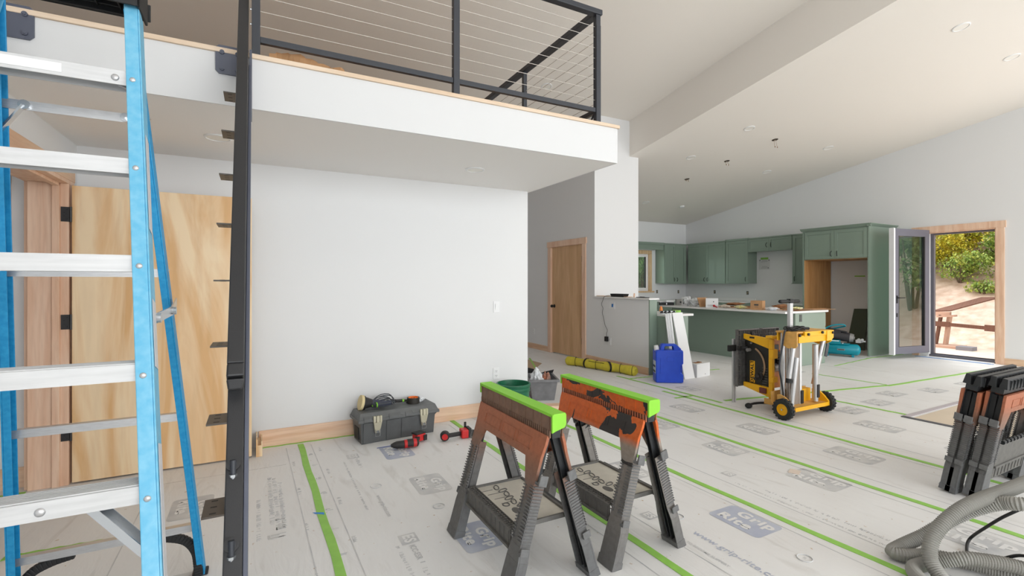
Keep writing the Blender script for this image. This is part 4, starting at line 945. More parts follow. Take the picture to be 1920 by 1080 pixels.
def frame_half(parent, X, m, length=.36, inner=None):
    """one Pi-shaped side frame. X(a,b,t): a along the beam, b up the slope (0 floor .. .74 top), t outward"""
    H = .74; a = length
    # crossbar panel with chamfered shoulders
    pts = [(-a, .695), (-a, .66), (-a + .01, .60), (-a + .012, .47), (-a + .085, .47), (-a + .135, .575), (a - .135, .575), (a - .085, .47), (a - .012, .47), (a - .01, .60), (a, .66), (a, .695)]
    b = MB().prism(pts[::-1], lambda u, v, t: X(u, v, t), .0, .014)
    for (c0, c1) in ((-.245, -.115), (-.09, .04), (.07, .25)):      # raised outlines on the crossbar
        for (p, q) in (((c0, .605), (c1, .605)), ((c0, .655), (c1, .655))): b.hexa([X(p[0], p[1], .014), X(q[0], q[1], .014), X(q[0], q[1] + .004, .014), X(p[0], p[1] + .004, .014), X(p[0], p[1], .0165), X(q[0], q[1], .0165), X(q[0], q[1] + .004, .0165), X(p[0], p[1] + .004, .0165)])
        for p in (c0, c1): b.hexa([X(p, .605, .014), X(p + .003, .605, .014), X(p + .003, .657, .014), X(p, .657, .014), X(p, .605, .0165), X(p + .003, .605, .0165), X(p + .003, .657, .0165), X(p, .657, .0165)])
    # underside flange of crossbar
    b.prism([(-a + .135, .575), (a - .135, .575), (a - .135, .581), (-a + .135, .581)], lambda u, v, t: X(u, v, t), -.03, .0)
    b.build('crossbar', m, parent)
    for s in (-1, 1):
        def L(u, v, t, s=s): return X(s * u, v, t)
        ai, ao = a - .088, a - .012
        w = MB()
        # outer face plate of the leg in three stretches, widening towards the foot
        prof = [(.0, ai - .018, ao + .016), (.17, ai - .012, ao + .016), (.23, ai - .004, ao + .004), (.47, ai, ao), (.50, ai, ao)]
        for i in range(len(prof) - 1):
            z0, i0, o0 = prof[i]; z1, i1, o1 = prof[i + 1]
            w.hexa([L(i0, z0, 0), L(o0, z0, 0), L(o1, z1, 0), L(i1, z1, 0), L(i0, z0, .008), L(o0, z0, .008), L(o1, z1, .008), L(i1, z1, .008)])
            for (e0, e1) in ((i0, i1), (o0 - .006, o1 - .006)):
                w.hexa([L(e0, z0, -.045), L(e0 + .006, z0, -.045), L(e1 + .006, z1, -.045), L(e1, z1, -.045), L(e0, z0, 0), L(e0 + .006, z0, 0), L(e1 + .006, z1, 0), L(e1, z1, 0)])
        # toe block, knee block
        w.hexa([L(ai - .02, .0, -.048), L(ao + .018, .0, -.048), L(ao + .018, .04, -.048), L(ai - .02, .04, -.048), L(ai - .02, 0, .012), L(ao + .018, 0, .012), L(ao + .018, .04, .010), L(ai - .02, .04, .010)])
        lg = w.build('leg', m, parent, bevel=.0015)
        # dark hollow inside with its two webs
        k = MB()
        k.hexa([L(ai - .008, .03, -.004), L(ao - .002, .03, -.004), L(ao - .008, .69, -.004), L(ai + .004, .69, -.004), L(ai - .008, .03, -.0005), L(ao - .002, .03, -.0005), L(ao - .008, .69, -.0005), L(ai + .004, .69, -.0005)])
        for u in (ai + .022, ai + .046): k.hexa([L(u, .03, -.038), L(u + .005, .03, -.038), L(u + .005, .68, -.03), L(u, .68, -.03), L(u, .03, -.003), L(u + .005, .03, -.003), L(u + .005, .68, -.003), L(u, .68, -.003)])
        k.build('leg_lining', M_hIn, lg)
        r = MB(); r2 = MB()
        for j in range(18):
            z = .245 + j * .0135
            for (u0, u1) in ((ai - .006, ai + .014),):
                r2.hexa([L(u0, z, .0085), L(u1, z, .0085), L(u1, z + .005, .0085), L(u0, z + .005, .0085), L(u0, z, .014), L(u1, z, .014), L(u1, z + .005, .014), L(u0, z + .005, .014)])
            for (u0, u1) in ((ao - .030, ao + .006),):
                r.hexa([L(u0, z, .0085), L(u1, z, .0085), L(u1, z + .005, .0085), L(u0, z + .005, .0085), L(u0, z, .014), L(u1, z, .014), L(u1, z + .005, .014), L(u0, z + .005, .014)])
            r.hexa([L(ao, z, -.040), L(ao + .006, z, -.040), L(ao + .006, z + .005, -.040), L(ao, z + .005, -.040), L(ao, z, .012), L(ao + .006, z, .012), L(ao + .006, z + .005, .012), L(ao, z + .005, .012)])
        r.build('grip_ribs', M_rib, lg); r2.build('grip_ribs', M_rib, lg)
        # hooks at the leg's outer edge
        for zz, sc in ((.49, 1.0), (.20, .7)):
            h = MB()
            h.hexa([L(ao, zz, -.03), L(ao + .035 * sc, zz, -.03), L(ao + .035 * sc, zz + .012, -.03), L(ao, zz + .012, -.03), L(ao, zz, .012), L(ao + .035 * sc, zz, .012), L(ao + .035 * sc, zz + .012, .012), L(ao, zz + .012, .012)])
            h.hexa([L(ao + .022 * sc, zz, -.03), L(ao + .036 * sc, zz, -.03), L(ao + .036 * sc, zz + .045 * sc, -.03), L(ao + .026 * sc, zz + .045 * sc, -.03), L(ao + .022 * sc, zz, .012), L(ao + .036 * sc, zz, .012), L(ao + .036 * sc, zz + .045 * sc, .012), L(ao + .026 * sc, zz + .045 * sc, .012)])
            h.build('hook', M_rib, lg, bevel=.002)

def tray(parent, beam_dir_len=.235, z=.262, hw=.155):
    t = MB().box(-hw, hw, -beam_dir_len, beam_dir_len, z - .006, z).build('shelf_tray', M_tray, parent)
    r = MB()
    for (x0, x1, y0, y1) in ((-hw, hw, -beam_dir_len - .01, -beam_dir_len + .004), (-hw, hw, beam_dir_len - .004, beam_dir_len + .01), (hw - .008, hw + .006, -beam_dir_len, beam_dir_len)):
        r.box(x0, x1, y0, y1, z - .012, z + .01)
    r.build('tray_rim', M_trayedge, t, bevel=.003)
    s = MB().box(-hw - .018, -hw - .010, -beam_dir_len - .015, beam_dir_len + .015, z - .075, z + .002)
    s.box(-hw - .03, -hw - .010, -beam_dir_len - .015, beam_dir_len + .015, z - .082, z - .070)
    s.box(-hw - .022, -hw, -beam_dir_len - .01, beam_dir_len + .01, z - .004, z + .003)
    for k in range(11):
        y = -beam_dir_len + 2 * beam_dir_len * k / 10
        s.box(-hw - .021, -hw - .017, y - .003, y + .003, z - .072, z)
    for k in range(24):
        y = -beam_dir_len + 2 * beam_dir_len * k / 23
        s.box(-hw - .012, -hw + .022, y - .0015, y + .0015, z + .001, z + .008)
    s.box(-hw + .004, -hw + .007, -beam_dir_len, beam_dir_len, z + .002, z + .011).box(-hw + .020, -hw + .023, -beam_dir_len, beam_dir_len, z + .002, z + .011)
    s.build('tray_hinge_rail', M_trayedge, t)
    s2 = MB().box(hw + .004, hw + .04, -beam_dir_len, beam_dir_len, z - .03, z - .006); s2.build('tray_bracket', M_hIn, t)
    c = MB()
    for k in range(7):          # moulded chain pattern
        a = .35 + (.0 if k % 2 else .9); cx = -.03 + .012 * math.sin(k * 1.3) + .004 * k; cy = beam_dir_len - .05 - .048 * k
        P = [(cx + .028 * math.cos(q) * math.cos(a) - .013 * math.sin(q) * math.sin(a), cy + .028 * math.cos(q) * math.sin(a) + .013 * math.sin(q) * math.cos(a), z + .001) for q in [2 * PI * j / 14 for j in range(14)]]
        c.tube(P, .003, 5, closed=True)
    P = [(-.075 + .017 * math.cos(q), -.02 + .017 * math.sin(q), z + .001) for q in [2 * PI * j / 14 for j in range(14)]]; c.tube(P, .0035, 5, closed=True)
    for k, (y0, L_) in enumerate(((.17, .06), (.12, .08), (.06, .06), (.0, .07))): c.box(-.12 + .01 * k, -.12 + .01 * k + L_, y0, y0 + .003, z, z + .0012)
    c.sph((-.055, -.10, z), .03, 12, (.8, 1.3, .03))
    c.build('moulded_pattern', M_trayedge, t)

def sawhorse(label, loc, m, taped=True):
    t = thing('sawhorse', label, 'sawhorse', loc, 0)
    Hz, dx = .74, .222
    for s in (-1, 1):
        L0 = Vector((s * .017, 0, Hz)); F0 = Vector((s * (.017 + dx), 0, 0)); d = (L0 - F0) / .74
        nrm = Vector((s * Hz, 0, dx)).normalized()
        def X(u, v, q, d=d, F0=F0, nrm=nrm): p = F0 + d * v + nrm * q; return Vector((p.x, u, p.z + .0))
        frame_half(t, X, m)
    b = MB()
    for s in (-1, 1):
        b.box(s * .030 - .002, s * .030 + .002, -.375, .375, .722, .792)
        for k in range(11): y = -.36 + .072 * k; b.box(s * .0335 - .0015, s * .0335 + .0015, y - .002, y + .002, .724, .79)
    b.box(-.029, .029, -.374, .374, .775, .792)
    rail = b.build('top_rail', M_railbrown if m is M_hA else m, t)
    for s in (-1, 1):
        b = MB()
        for k in range(40):
            y = -.365 + .73 * k / 39
            b.box(s * .033 - .004, s * .033 + .002, y - .0035, y + .0035, .690, .724)
        b.build('rail_teeth', M_railbrown if m is M_hA else M_hA, t)
    MB().box(-.022, .022, -.366, .366, .685, .73).build('rail_core', M_hIn, t)
    if taped:
        b = MB().box(-.0355, .0355, -.386, .386, .792, .799).box(-.037, -.0355, -.386, .386, .786, .799).box(.0355, .037, -.386, .386, .786, .799)
        b.build('tape_cover', M_tapeB, t, bevel=.003)
        MB().prism([(-.037, .715), (-.02, .722), (.03, .735), (.038, .748), (.038, .794), (.028, .801), (-.028, .801), (-.037, .795)], lambda u, v, q: (u, q, v), -.391, -.378).build('tape_end', M_tapeB, t, bevel=.003)
        MB().box(-.037, .037, .378, .388, .745, .801).build('tape_end', M_tapeB, t, bevel=.003)
    tray(t)
    return t
sawhorse('brown-orange sawhorse with green taped top, nearer the toolbox wall', (1.19, 2.185, 0), M_hA)
h2 = sawhorse('bright orange sawhorse with black patches and green taped top, right of the brown one', (1.745, 2.175, 0), M_hB)
h2.rotation_euler = (0, 0, math.radians(.4))

# folded pair leaning together on the right
def folded(label, loc, m):
    t = thing('sawhorse', label, 'sawhorse', loc, 0, 'folded sawhorses')
    t.rotation_euler = (math.radians(10), 0, 0)
    for s in (-1, 1):
        y0 = s * .004
        def X(u, v, q, s=s, y0=y0): return Vector((u + .36, s * (.034 + q) , v))
        frame_half(t, X, m)
    b = MB()
    for s in (-1, 1):
        b.hexa([(-.01, s * .005, .735), (.73, s * .005, .735), (.73, s * .046, .735), (-.01, s * .046, .735), (-.01, s * .014, .80), (.73, s * .014, .80), (.73, s * .038, .80), (-.01, s * .038, .80)])
        for k in range(14): x = .03 + .052 * k; b.box(x, x + .004, s * .026 - .024, s * .026 + .024, .73, .79)
    b.build('top_rail', M_hIn, t, bevel=.003)
    MB().box(.0, .72, -.03, .03, .70, .735).build('rail_core', M_hIn, t)
    b = MB().box(.11, .61, -.04, -.022, .12, .36)
    for k in range(9): b.box(.14 + .055 * k, .144 + .055 * k, -.044, -.04, .13, .2)
    b.box(.11, .61, -.05, -.03, .195, .21).build('shelf_tray', M_trayedge, t, bevel=.003)
    for k in range(9): MB().cyl((.13 + .055 * k, -.045, .37), (.155 + .055 * k, -.045, .375), .014, 8).build('tray_clip', M_hIn, t)
    return t
folded('folded orange-grey sawhorse at the right edge, nearer the camera of the two', (4.06, 1.358, 0.01), M_hA)
folded('folded orange-grey sawhorse at the right edge, the farther of the two', (4.03, 1.470, 0.01), M_hA)
# ================================================================ TOOLBOX AND HAND TOOLS
M_tb = mat('toolbox_grey', (92, 94, 95), .5, noise_amt=.18, noise_scale=14); M_tbl = mat('toolbox_lid_grey', (104, 106, 106), .5, noise_amt=.15, noise_scale=14)
M_latch = mat('latch_cream', (206, 200, 176), .4, .3); M_red = mat('tool_red', (206, 40, 40), .45); M_blk = mat('tool_black_rubber', (44, 42, 42), .6, noise_amt=.3, noise_scale=60)
tb = thing('toolbox', 'large grey plastic toolbox with two metal latches on the floor by the white wall', 'toolbox', (1.115, 4.385, 0), math.radians(5))
hw, hd = .33, .115
b = MB().hexa([(-hw, -hd, 0), (hw, -hd, 0), (hw, hd, 0), (-hw, hd, 0), (-hw - .012, -hd - .012, .185), (hw + .012, -hd - .012, .185), (hw + .012, hd + .012, .185), (-hw - .012, hd + .012, .185)])
for x0, x1 in ((-hw + .012, -.24), (-.115, .0), (.02, .14)): b.hexa([(x0, -hd - .006, .004), (x1, -hd - .006, .004), (x1, -hd + .02, .004), (x0, -hd + .02, .004), (x0, -hd - .019, .18), (x1, -hd - .019, .18), (x1, -hd + .02, .18), (x0, -hd + .02, .18)])
b.hexa([(hw, -hd + .03, .13), (hw + .045, -hd + .0, .185), (hw + .045, hd - .0, .185), (hw, hd - .03, .13), (hw, -hd, .186), (hw + .046, -hd, .187), (hw + .046, hd, .187), (hw, hd, .186)])
body = b.build('body', M_tb, tb, bevel=.006)
MB().box(-hw - .014, -hw + .004, -.06, .06, .03, .13).build('handle_recess', M_matte, body)
b = MB().hexa([(-hw - .035, -hd - .03, .185), (hw + .05, -hd - .03, .185), (hw + .05, hd + .022, .185), (-hw - .035, hd + .022, .185), (-hw - .035, -hd - .03, .212), (hw + .05, -hd - .03, .212), (hw + .05, hd + .022, .212), (-hw - .035, hd + .022, .212)])
b.hexa([(-hw - .03, -hd - .026, .212), (hw + .04, -hd - .026, .212), (hw + .04, hd + .02, .212), (-hw - .03, hd + .02, .212), (-hw - .01, -hd + .004, .262), (hw + .02, -hd + .004, .262), (hw + .02, hd + .0, .262), (-hw - .01, hd + .0, .262)])
for x0, x1 in ((-hw + .01, -.25), (-.10, .01), (.05, .12)): b.hexa([(x0, -hd - .034, .19), (x1, -hd - .034, .19), (x1, -hd, .19), (x0, -hd, .19), (x0, -hd - .034, .214), (x1, -hd - .034, .214), (x1, -hd + .01, .258), (x0, -hd + .01, .258)])
b.build('lid', M_tbl, tb, bevel=.005)
for x in (-.20, .225):
    l = MB().box(x - .038, x - .018, -hd - .042, -hd - .018, .182, .235).box(x - .012, x + .014, -hd - .044, -hd - .018, .182, .235).box(x + .018, x + .036, -hd - .042, -hd - .018, .182, .235)
    l.hexa([(x - .02, -hd - .024, .085), (x + .02, -hd - .024, .085), (x + .02, -hd - .012, .085), (x - .02, -hd - .012, .085), (x - .036, -hd - .04, .18), (x + .036, -hd - .04, .18), (x + .036, -hd - .018, .18), (x - .036, -hd - .018, .18)]).build('latch', M_latch, tb, bevel=.002)
    MB().tube([(x - .02, -hd - .036, .12), (x - .02, -hd - .03, .06), (x + .02, -hd - .03, .06), (x + .02, -hd - .036, .12)], .0025, 6).cyl((x, -hd - .03, .10), (x, -hd - .038, .10), .012, 12).build('latch_wire', M_zinc, tb)
# sander with its coiled cable on the lid (thing of its own)
TR = world_m(tb)
def onbox(x, y, z=0): return TR @ Vector((x, y, .262 + z))
sn = thing('random_orbit_sander', 'dark handheld sander with pale pad lying on the toolbox in its coiled cable', 'sander', onbox(-.17, .02), math.radians(5))
MB().cyl((-.135, .01, .065), (-.112, .01, .06), .066, 28).build('sanding_pad', mat('pad_cream', (226, 208, 160), .8), sn, smooth=True)
MB().cyl((-.112, .01, .06), (-.092, .008, .058), .060, 28).cyl((-.092, .008, .058), (-.03, 0, .048), .052, 24, r2=.034).build('skirt', M_blk, sn, smooth=True)
M_navy = mat('tool_navy', (52, 56, 72), .5)
MB().cyl((-.03, 0, .048), (.05, -.01, .04), .034, 20, r2=.028).sph((.05, -.01, .04), .030, 16, (1.4, 1, 1)).build('motor_body', M_navy, sn, smooth=True)
MB().cyl((.0, -.05, .04), (.11, -.055, .045), .022, 16).sph((.11, -.055, .045), .022, 12).build('grip', M_navy, sn, smooth=True)
MB().cyl((-.008, -.05, .04), (.0, -.05, .04), .0225, 16).cyl((-.035, -.028, .035), (-.03, -.032, .035), .012, 10).build('green_ring', M_tapeB, sn, smooth=True)
pts = []
for k in range(6 * 16):
    a = 2 * PI * k / 16; j = k // 16
    rx_ = .098 + .008 * math.sin(j * 2.1) + .004 * math.sin(a * 3 + j); 
    pts.append((.055 + .012 * math.sin(j * 1.7) + rx_ * math.cos(a), -.012 + .010 * math.cos(j * 2.3) + .055 * math.sin(a) , .018 + .008 * j + .055 * max(0, math.sin(a + .4)) * (.6 + .06 * j)))
MB().tube(pts, .0042, 6).build('cable_coil', mat('cable_grey', (66, 70, 74), .55), sn, smooth=True)
cn = thing('cable_connector', 'dark plug connector with a green band beside the coiled sander cable', 'cable plug', onbox(.03, .055), math.radians(5))
MB().cyl((.0, .0, .03), (.06, .0, .026), .014, 12).cyl((.06, 0, .026), (.12, -.005, .02), .010, 12).cyl((-.04, .01, .035), (.0, .0, .03), .016, 8).build('plug', M_blk, cn, smooth=True)
MB().cyl((.062, 0, .026), (.078, -.001, .025), .0125, 14).build('green_band', M_tapeB, cn)
MB().sph((.10, -.03, .012), .012, 10).cyl((.10, -.03, .012), (.13, -.01, .02), .006, 8).build('cord_end', M_matte, cn, smooth=True)
tp = thing('tape_roll', 'fat black tape roll with orange core standing on the toolbox lid', 'tape roll', onbox(.185, .015), 0)
MB().lathe([(.046, 0), (.058, 0), (.058, .052), (.046, .052), (.046, 0)], (0, 0, 0), seg=36).build('roll', mat('tape_black', (44, 40, 34), .5), tp, smooth=True)
MB().lathe([(0, .040), (.043, .042), (.0455, .054), (.0455, .001), (0, .001)], (0, 0, 0), seg=30).build('orange_core', mat('core_orange', (240, 120, 30), .5), tp, smooth=True)
MB().box(-.020, -.008, -.016, .022, .0415, .045).box(.006, .018, -.024, .012, .0415, .045).box(-.016, .016, -.006, .004, .0415, .045).build('core_mark', M_matte, tp)
lump('crumpled_foil', 'crumpled silver foil ball beside the tape roll on the toolbox', 'foil', onbox(.265, .03).x, onbox(.265, .03).y, .262, .030, (1.2, 1.0, .72), M_clear, 9, .4, 9, 3)

def cordless(name, label, loc, rz, parts):
    t = thing(name, label, 'power tool', loc, rz)
    parts(t); return t
def p1(t):   # rotary/drill with long bit, lying on its side
    MB().cyl((-.13, 0, .035), (-.25, -.0, .03), .0035, 8).build('drill_bit', mat('bit_blue_steel', (80, 90, 130), .3, .7), t, smooth=True)
    MB().lathe([(0, 0), (.012, .002), (.024, .03), (.030, .05), (.031, .11)], (-.14, 0, .036), (1, .0, 0)).build('chuck', M_blk, t, smooth=True)
    MB().cyl((-.03, 0, .036), (.075, 0, .038), .034, 18).build('gear_case', M_red, t, smooth=True, bevel=.004)
    MB().cyl((-.005, 0, .038), (.045, 0, .038), .0355, 12).sph((.075, 0, .038), .034, 16, (.6, 1, 1)).build('motor_grip', M_blk, t, smooth=True)
    MB().bar((.05, .02, .035), (.11, .11, .04), .036, .036).build('handle', M_blk, t, bevel=.01, seg=3)
    MB().box(-.045, .05, -.035, .04, 0, .06, Matrix.Translation((.12, .135, .008)) @ Matrix.Rotation(.5, 4, 'Z')).build('battery', M_red, t, bevel=.01, seg=3)
    MB().box(-.05, .055, -.03, .045, .06, .072, Matrix.Translation((.12, .135, .008)) @ Matrix.Rotation(.5, 4, 'Z')).box(.02, .055, -.045, -.035, .0, .05, Matrix.Translation((.12, .135, .008)) @ Matrix.Rotation(.5, 4, 'Z')).build('battery_shell', M_blk, t, bevel=.003)
cordless('cordless_drill', 'red and black drill with long thin bit lying in front of the toolbox', (1.12, 3.97, 0.004), math.radians(-6), p1)
def p2(t):
    MB().lathe([(0, 0), (.03, .002), (.040, .012), (.042, .05), (.036, .062), (0, .064)], (-.06, -.03, .042), (.3, 1, 0)).build('head', M_blk, t, smooth=True)
    MB().cyl((-.06, -.033, .042), (-.061, -.036, .042), .026, 20).build('head_cap', M_red, t, smooth=True)
    MB().bar((-.02, 0, .04), (.11, .03, .035), .034, .036).build('grip', M_blk, t, bevel=.012, seg=3)
    MB().box(.10, .165, -.02, .07, .0, .075).build('battery', M_red, t, bevel=.01, seg=3)
    MB().box(.16, .19, -.02, .07, .004, .085).box(.15, .17, .07, .085, .02, .12).build('battery_shell', M_blk, t, bevel=.004)
cordless('cordless_grinder', 'red-ended cordless tool lying between the toolbox and the brown sawhorse leg', (1.51, 4.0, 0.003), math.radians(-4), p2)

# green bucket, grey tote with rubbish, board offcut
M_gb = mat('bucket_green', (28, 112, 78), .4, noise_amt=.25, noise_scale=10, stretch=(1, 1, 6))
bk = thing('bucket', 'round green plastic bucket against the white wall end behind the sawhorse', 'bucket', (2.27, 4.25, 0), 0)
MB().lathe([(0, 0), (.140, 0), (.146, .01), (.160, .33), (.160, .31), (.168, .312), (.168, .322), (.161, .326), (.161, .342), (.169, .345), (.169, .353), (.162, .357), (.163, .372), (.171, .375), (.171, .385), (.158, .385), (.155, .36), (.138, .012), (0, .012)], (0, 0, 0), seg=48).build('pail', M_gb, bk, smooth=True)
b = MB(); th0 = math.radians(-72)
P = []
for i in range(26):
    u = i / 25.0; a = th0 + .42 * u; z = .232 - .012 * u + .014 * math.sin(i * 2.2) ; r_ = .1565
    P.append((r_ * math.cos(a), r_ * math.sin(a), z))
b.tube(P, .0045, 5).build('handwritten_mark', M_whitepl, bk)
bh = MB(); bh.tube([(.168 * math.cos(a), .168 * math.sin(a) - 0 * a, .34 - .16 * math.sin((a + PI / 2) / PI * PI * .5 + 0) if False else .34 - .13 * abs(math.cos(a * .5 + .35)) ) for a in [-.2 + 1.5 * k / 10 for k in range(11)]], .0025, 6).build('bail_handle', M_zinc, bk)
tt = thing('storage_tote', 'dusty grey open tote full of rubbish behind the green bucket', 'tote', (3.06, 5.02, 0), math.radians(-22))
M_tote = mat('tote_grey', (126, 126, 128), .55, noise_amt=.2, noise_scale=16)
b = MB(); w0, d0, w1, d1, h_ = .13, .19, .165, .225, .25; th = .006
for (A, B_) in (((-1, -1), (1, -1)), ((1, -1), (1, 1)), ((1, 1), (-1, 1)), ((-1, 1), (-1, -1))):
    o = [(A[0] * w0, A[1] * d0, 0), (B_[0] * w0, B_[1] * d0, 0), (B_[0] * (w0 - th), B_[1] * (d0 - th), 0), (A[0] * (w0 - th), A[1] * (d0 - th), 0), (A[0] * w1, A[1] * d1, h_), (B_[0] * w1, B_[1] * d1, h_), (B_[0] * (w1 - th), B_[1] * (d1 - th), h_), (A[0] * (w1 - th), A[1] * (d1 - th), h_)]
    b.hexa(o)
b.box(-w0 + .004, w0 - .004, -d0 + .004, d0 - .004, 0, .006)
b.build('tub', M_tote, tt)
MB().box(-w1 - .02, w1 + .02, -d1 - .02, -d1 + .004, h_ - .028, h_).box(-w1 - .02, w1 + .02, d1 - .004, d1 + .02, h_ - .028, h_).box(-w1 - .02, -w1 + .004, -d1, d1, h_ - .028, h_).box(w1 - .004, w1 + .02, -d1, d1, h_ - .028, h_).build('rim', M_tote, tt, bevel=.004)
MB().hexa([(-w1 - .01, d1 - .02, h_), (.03, d1 + .02, h_), (.03, d1 + .026, h_), (-w1 - .01, d1 - .01, h_), (-w1 - .03, d1 - .05, h_ + .09), (.02, d1 - .0, h_ + .03), (.02, d1 + .006, h_ + .03), (-w1 - .03, d1 - .04, h_ + .09)])\
    .hexa([(.04, d1 - .02, h_), (w1 + .02, d1 - .02, h_), (w1 + .02, d1 - .012, h_), (.04, d1 - .012, h_), (.07, d1 - .03, h_ + .015), (w1 + .03, d1 - .05, h_ + .045), (w1 + .03, d1 - .042, h_ + .045), (.07, d1 - .022, h_ + .015)]).build('lid_flap', M_blk, tt)
w_ = TR
def ontote(x, y): return world_m(tt) @ Vector((x, y, 0))
lump('rubbish_bag', 'crumpled white plastic showing on top of the grey tote', 'plastic', ontote(-.06, -.04).x, ontote(-.06, -.04).y, .008, .125, (.50, .60, 1.12), M_clear, 11, .5, 12)
lump('rubbish_scrap', 'brown and red scraps lying in the right half of the grey tote', 'scraps', ontote(.055, -.05).x, ontote(.055, -.05).y, .008, .115, (.44, .62, 1.08), mat('scrap_mix', (190, 120, 90), .8, col2=(140, 130, 125), noise_scale=18), 12, .5, 12)
wo = MB().box(-.15, .19, -.07, .07, 0, .035)
o = wo.build('board_offcut', M_alderX, bevel=.002); o.location = (2.92, 4.50, .001); o.rotation_euler = (0, 0, math.radians(-20))
tag(o, 'tan board offcut on the floor between the grey tote and the orange sawhorse', 'board')
# sawn baseboard stub with a notch beside the birch door
ws = MB().box(.0, .045, 4.33, 4.56, 0, .09).box(.0, .012, 4.33, 4.56, .09, .14).box(.036, .045, 4.33, 4.55, .09, .12)
tag(ws.build('wood_block', M_birch, bevel=.001), 'small notched wood block on the floor at the end of the birch door', 'wood block')

# ================================================================ BLUE JUG, BOARDS, BAG
M_jug = mat('jug_blue', (16, 68, 200), .38, col2=(22, 76, 208), noise_scale=10)
jg = thing('water_jug', 'blue plastic water jug with white cap on the floor by the half wall', 'jug', (5.10, 4.955, 0), math.radians(-32))
out = [(-.185, 0), (.185, 0), (.19, .02), (.19, .12), (.175, .14), (.15, .15), (.15, .235), (.175, .245), (.19, .26), (.19, .45), (.165, .485), (.10, .53), (.07, .53), (-.065, .53), (-.09, .522), (-.11, .48), (-.15, .46), (-.185, .43)]
b = MB(); D = .10
body_pts = [(-.185, .012), (-.175, 0), (.178, 0), (.19, .015), (.19, .115), (.178, .128), (.155, .135), (.155, .245), (.178, .255), (.19, .27), (.19, .44), (.175, .452), (-.165, .452), (-.188, .43)]
b.prism(body_pts, lambda u, v, t: (u, t, v), -D, D)
bd = b.build('body', M_jug, jg, bevel=.022, seg=4, smooth=True)
b = MB()
b.prism([(-.11, .44), (-.06, .44), (-.055, .488), (-.045, .502), (.055, .502), (.065, .488), (.07, .44), (.172, .44), (.172, .468), (.10, .532), (-.085, .532), (-.10, .515), (-.115, .46)], lambda u, v, t: (u, t, v), -.05, .05)
b.build('top_handle', M_jug, jg, bevel=.010, seg=3, smooth=True)
MB().prism([(.155, .12), (.19, .115), (.192, .26), (.155, .25), (.155, .245), (.178, .235), (.178, .14), (.155, .13)], lambda u, v, t: (u, t, v), -.03, .03).build('side_grip', M_jug, jg, bevel=.006, smooth=True)
MB().cyl((-.150, 0, .44), (-.158, 0, .485), .034, 20).cyl((-.158, 0, .482), (-.163, 0, .507), .030, 20).build('cap', M_whitepl, jg, smooth=True)
b = MB()
for (x0, x1, z0, z1) in ((-.125, -.10, .13, .35), (-.03, .06, .29, .295), (-.03, .06, .355, .36), (-.035, -.03, .295, .355), (.06, .065, .295, .355)): b.box(x0, x1, -D - .004, -D, z0, z1)
b.prism([(-.06, .04), (-.05, .03), (.08, .03), (.12, .008), (-.12, .008)][::-1], lambda u, v, t: (u, t, v), -D - .006, -D); b.build('moulded_relief', M_jug, jg, bevel=.002)
MB().box(-.1895, -.186, -.09, .05, .13, .30).build('label', mat('label_light', (196, 206, 214), .5), jg); MB().box(-.191, -.189, -.085, .045, .14, .17).box(-.191, -.189, -.085, .045, .21, .24).build('label_print', mat('label_dark', (38, 52, 66), .5), jg)
M_wb = mat('primed_white_board', (234, 234, 234), .5); M_wb2 = mat('primed_white_board_shade', (226, 226, 224), .5)
bds = [('wide white board leaning on the small worktop behind the blue jug', 5.435, 5.64, .945, .018, 0), ('white moulding leaning left of the wide white board', 5.375, 5.415, .94, .016, 1), ('middle white moulding of the leaning stack behind the blue jug', 5.335, 5.365, .935, .014, 1), ('leftmost slim white moulding of the leaning stack behind the blue jug', 5.30, 5.328, .93, .012, 1)]
for lab, x0, x1, zt, th, prof in bds:
    sh = -.03
    yb_ = 5.045 if prof else 4.955
    b = MB().hexa([(x0, yb_, 0.0), (x1, yb_, 0.0), (x1, yb_ + th, 0.0), (x0, yb_ + th, 0.0), (x0 + sh, 5.178 - th, zt), (x1 + sh, 5.178 - th, zt), (x1 + sh, 5.178, zt), (x0 + sh, 5.178, zt)])
    if prof: b.hexa([(x0 + .010, yb_ - .008, 0.0), (x1 - .010, yb_ - .008, 0.0), (x1 - .010, yb_ + th, 0.0), (x0 + .010, yb_ + th, 0.0), (x0 + sh + .010, 5.170 - th, zt), (x1 + sh - .010, 5.170 - th, zt), (x1 + sh - .010, 5.176, zt), (x0 + sh + .010, 5.176, zt)])
    tag(b.build('trim_board' if not prof else 'moulding', M_wb, bevel=.002), lab, 'board')
carton('cardboard_box', 'low white open box on the floor right of the leaning white board', 5.83, 5.06, 0, .34, .17, .19, math.radians(9), M_wcard, ink=[(.04, .052, .03, .04)])
tag(MB().box(5.74, 5.82, 5.03, 5.09, .008, .20).box(5.84, 5.88, 5.04, 5.10, .008, .205).build('box_filling', M_cardd), 'brown scraps sticking out of the low white floor box', 'scraps')
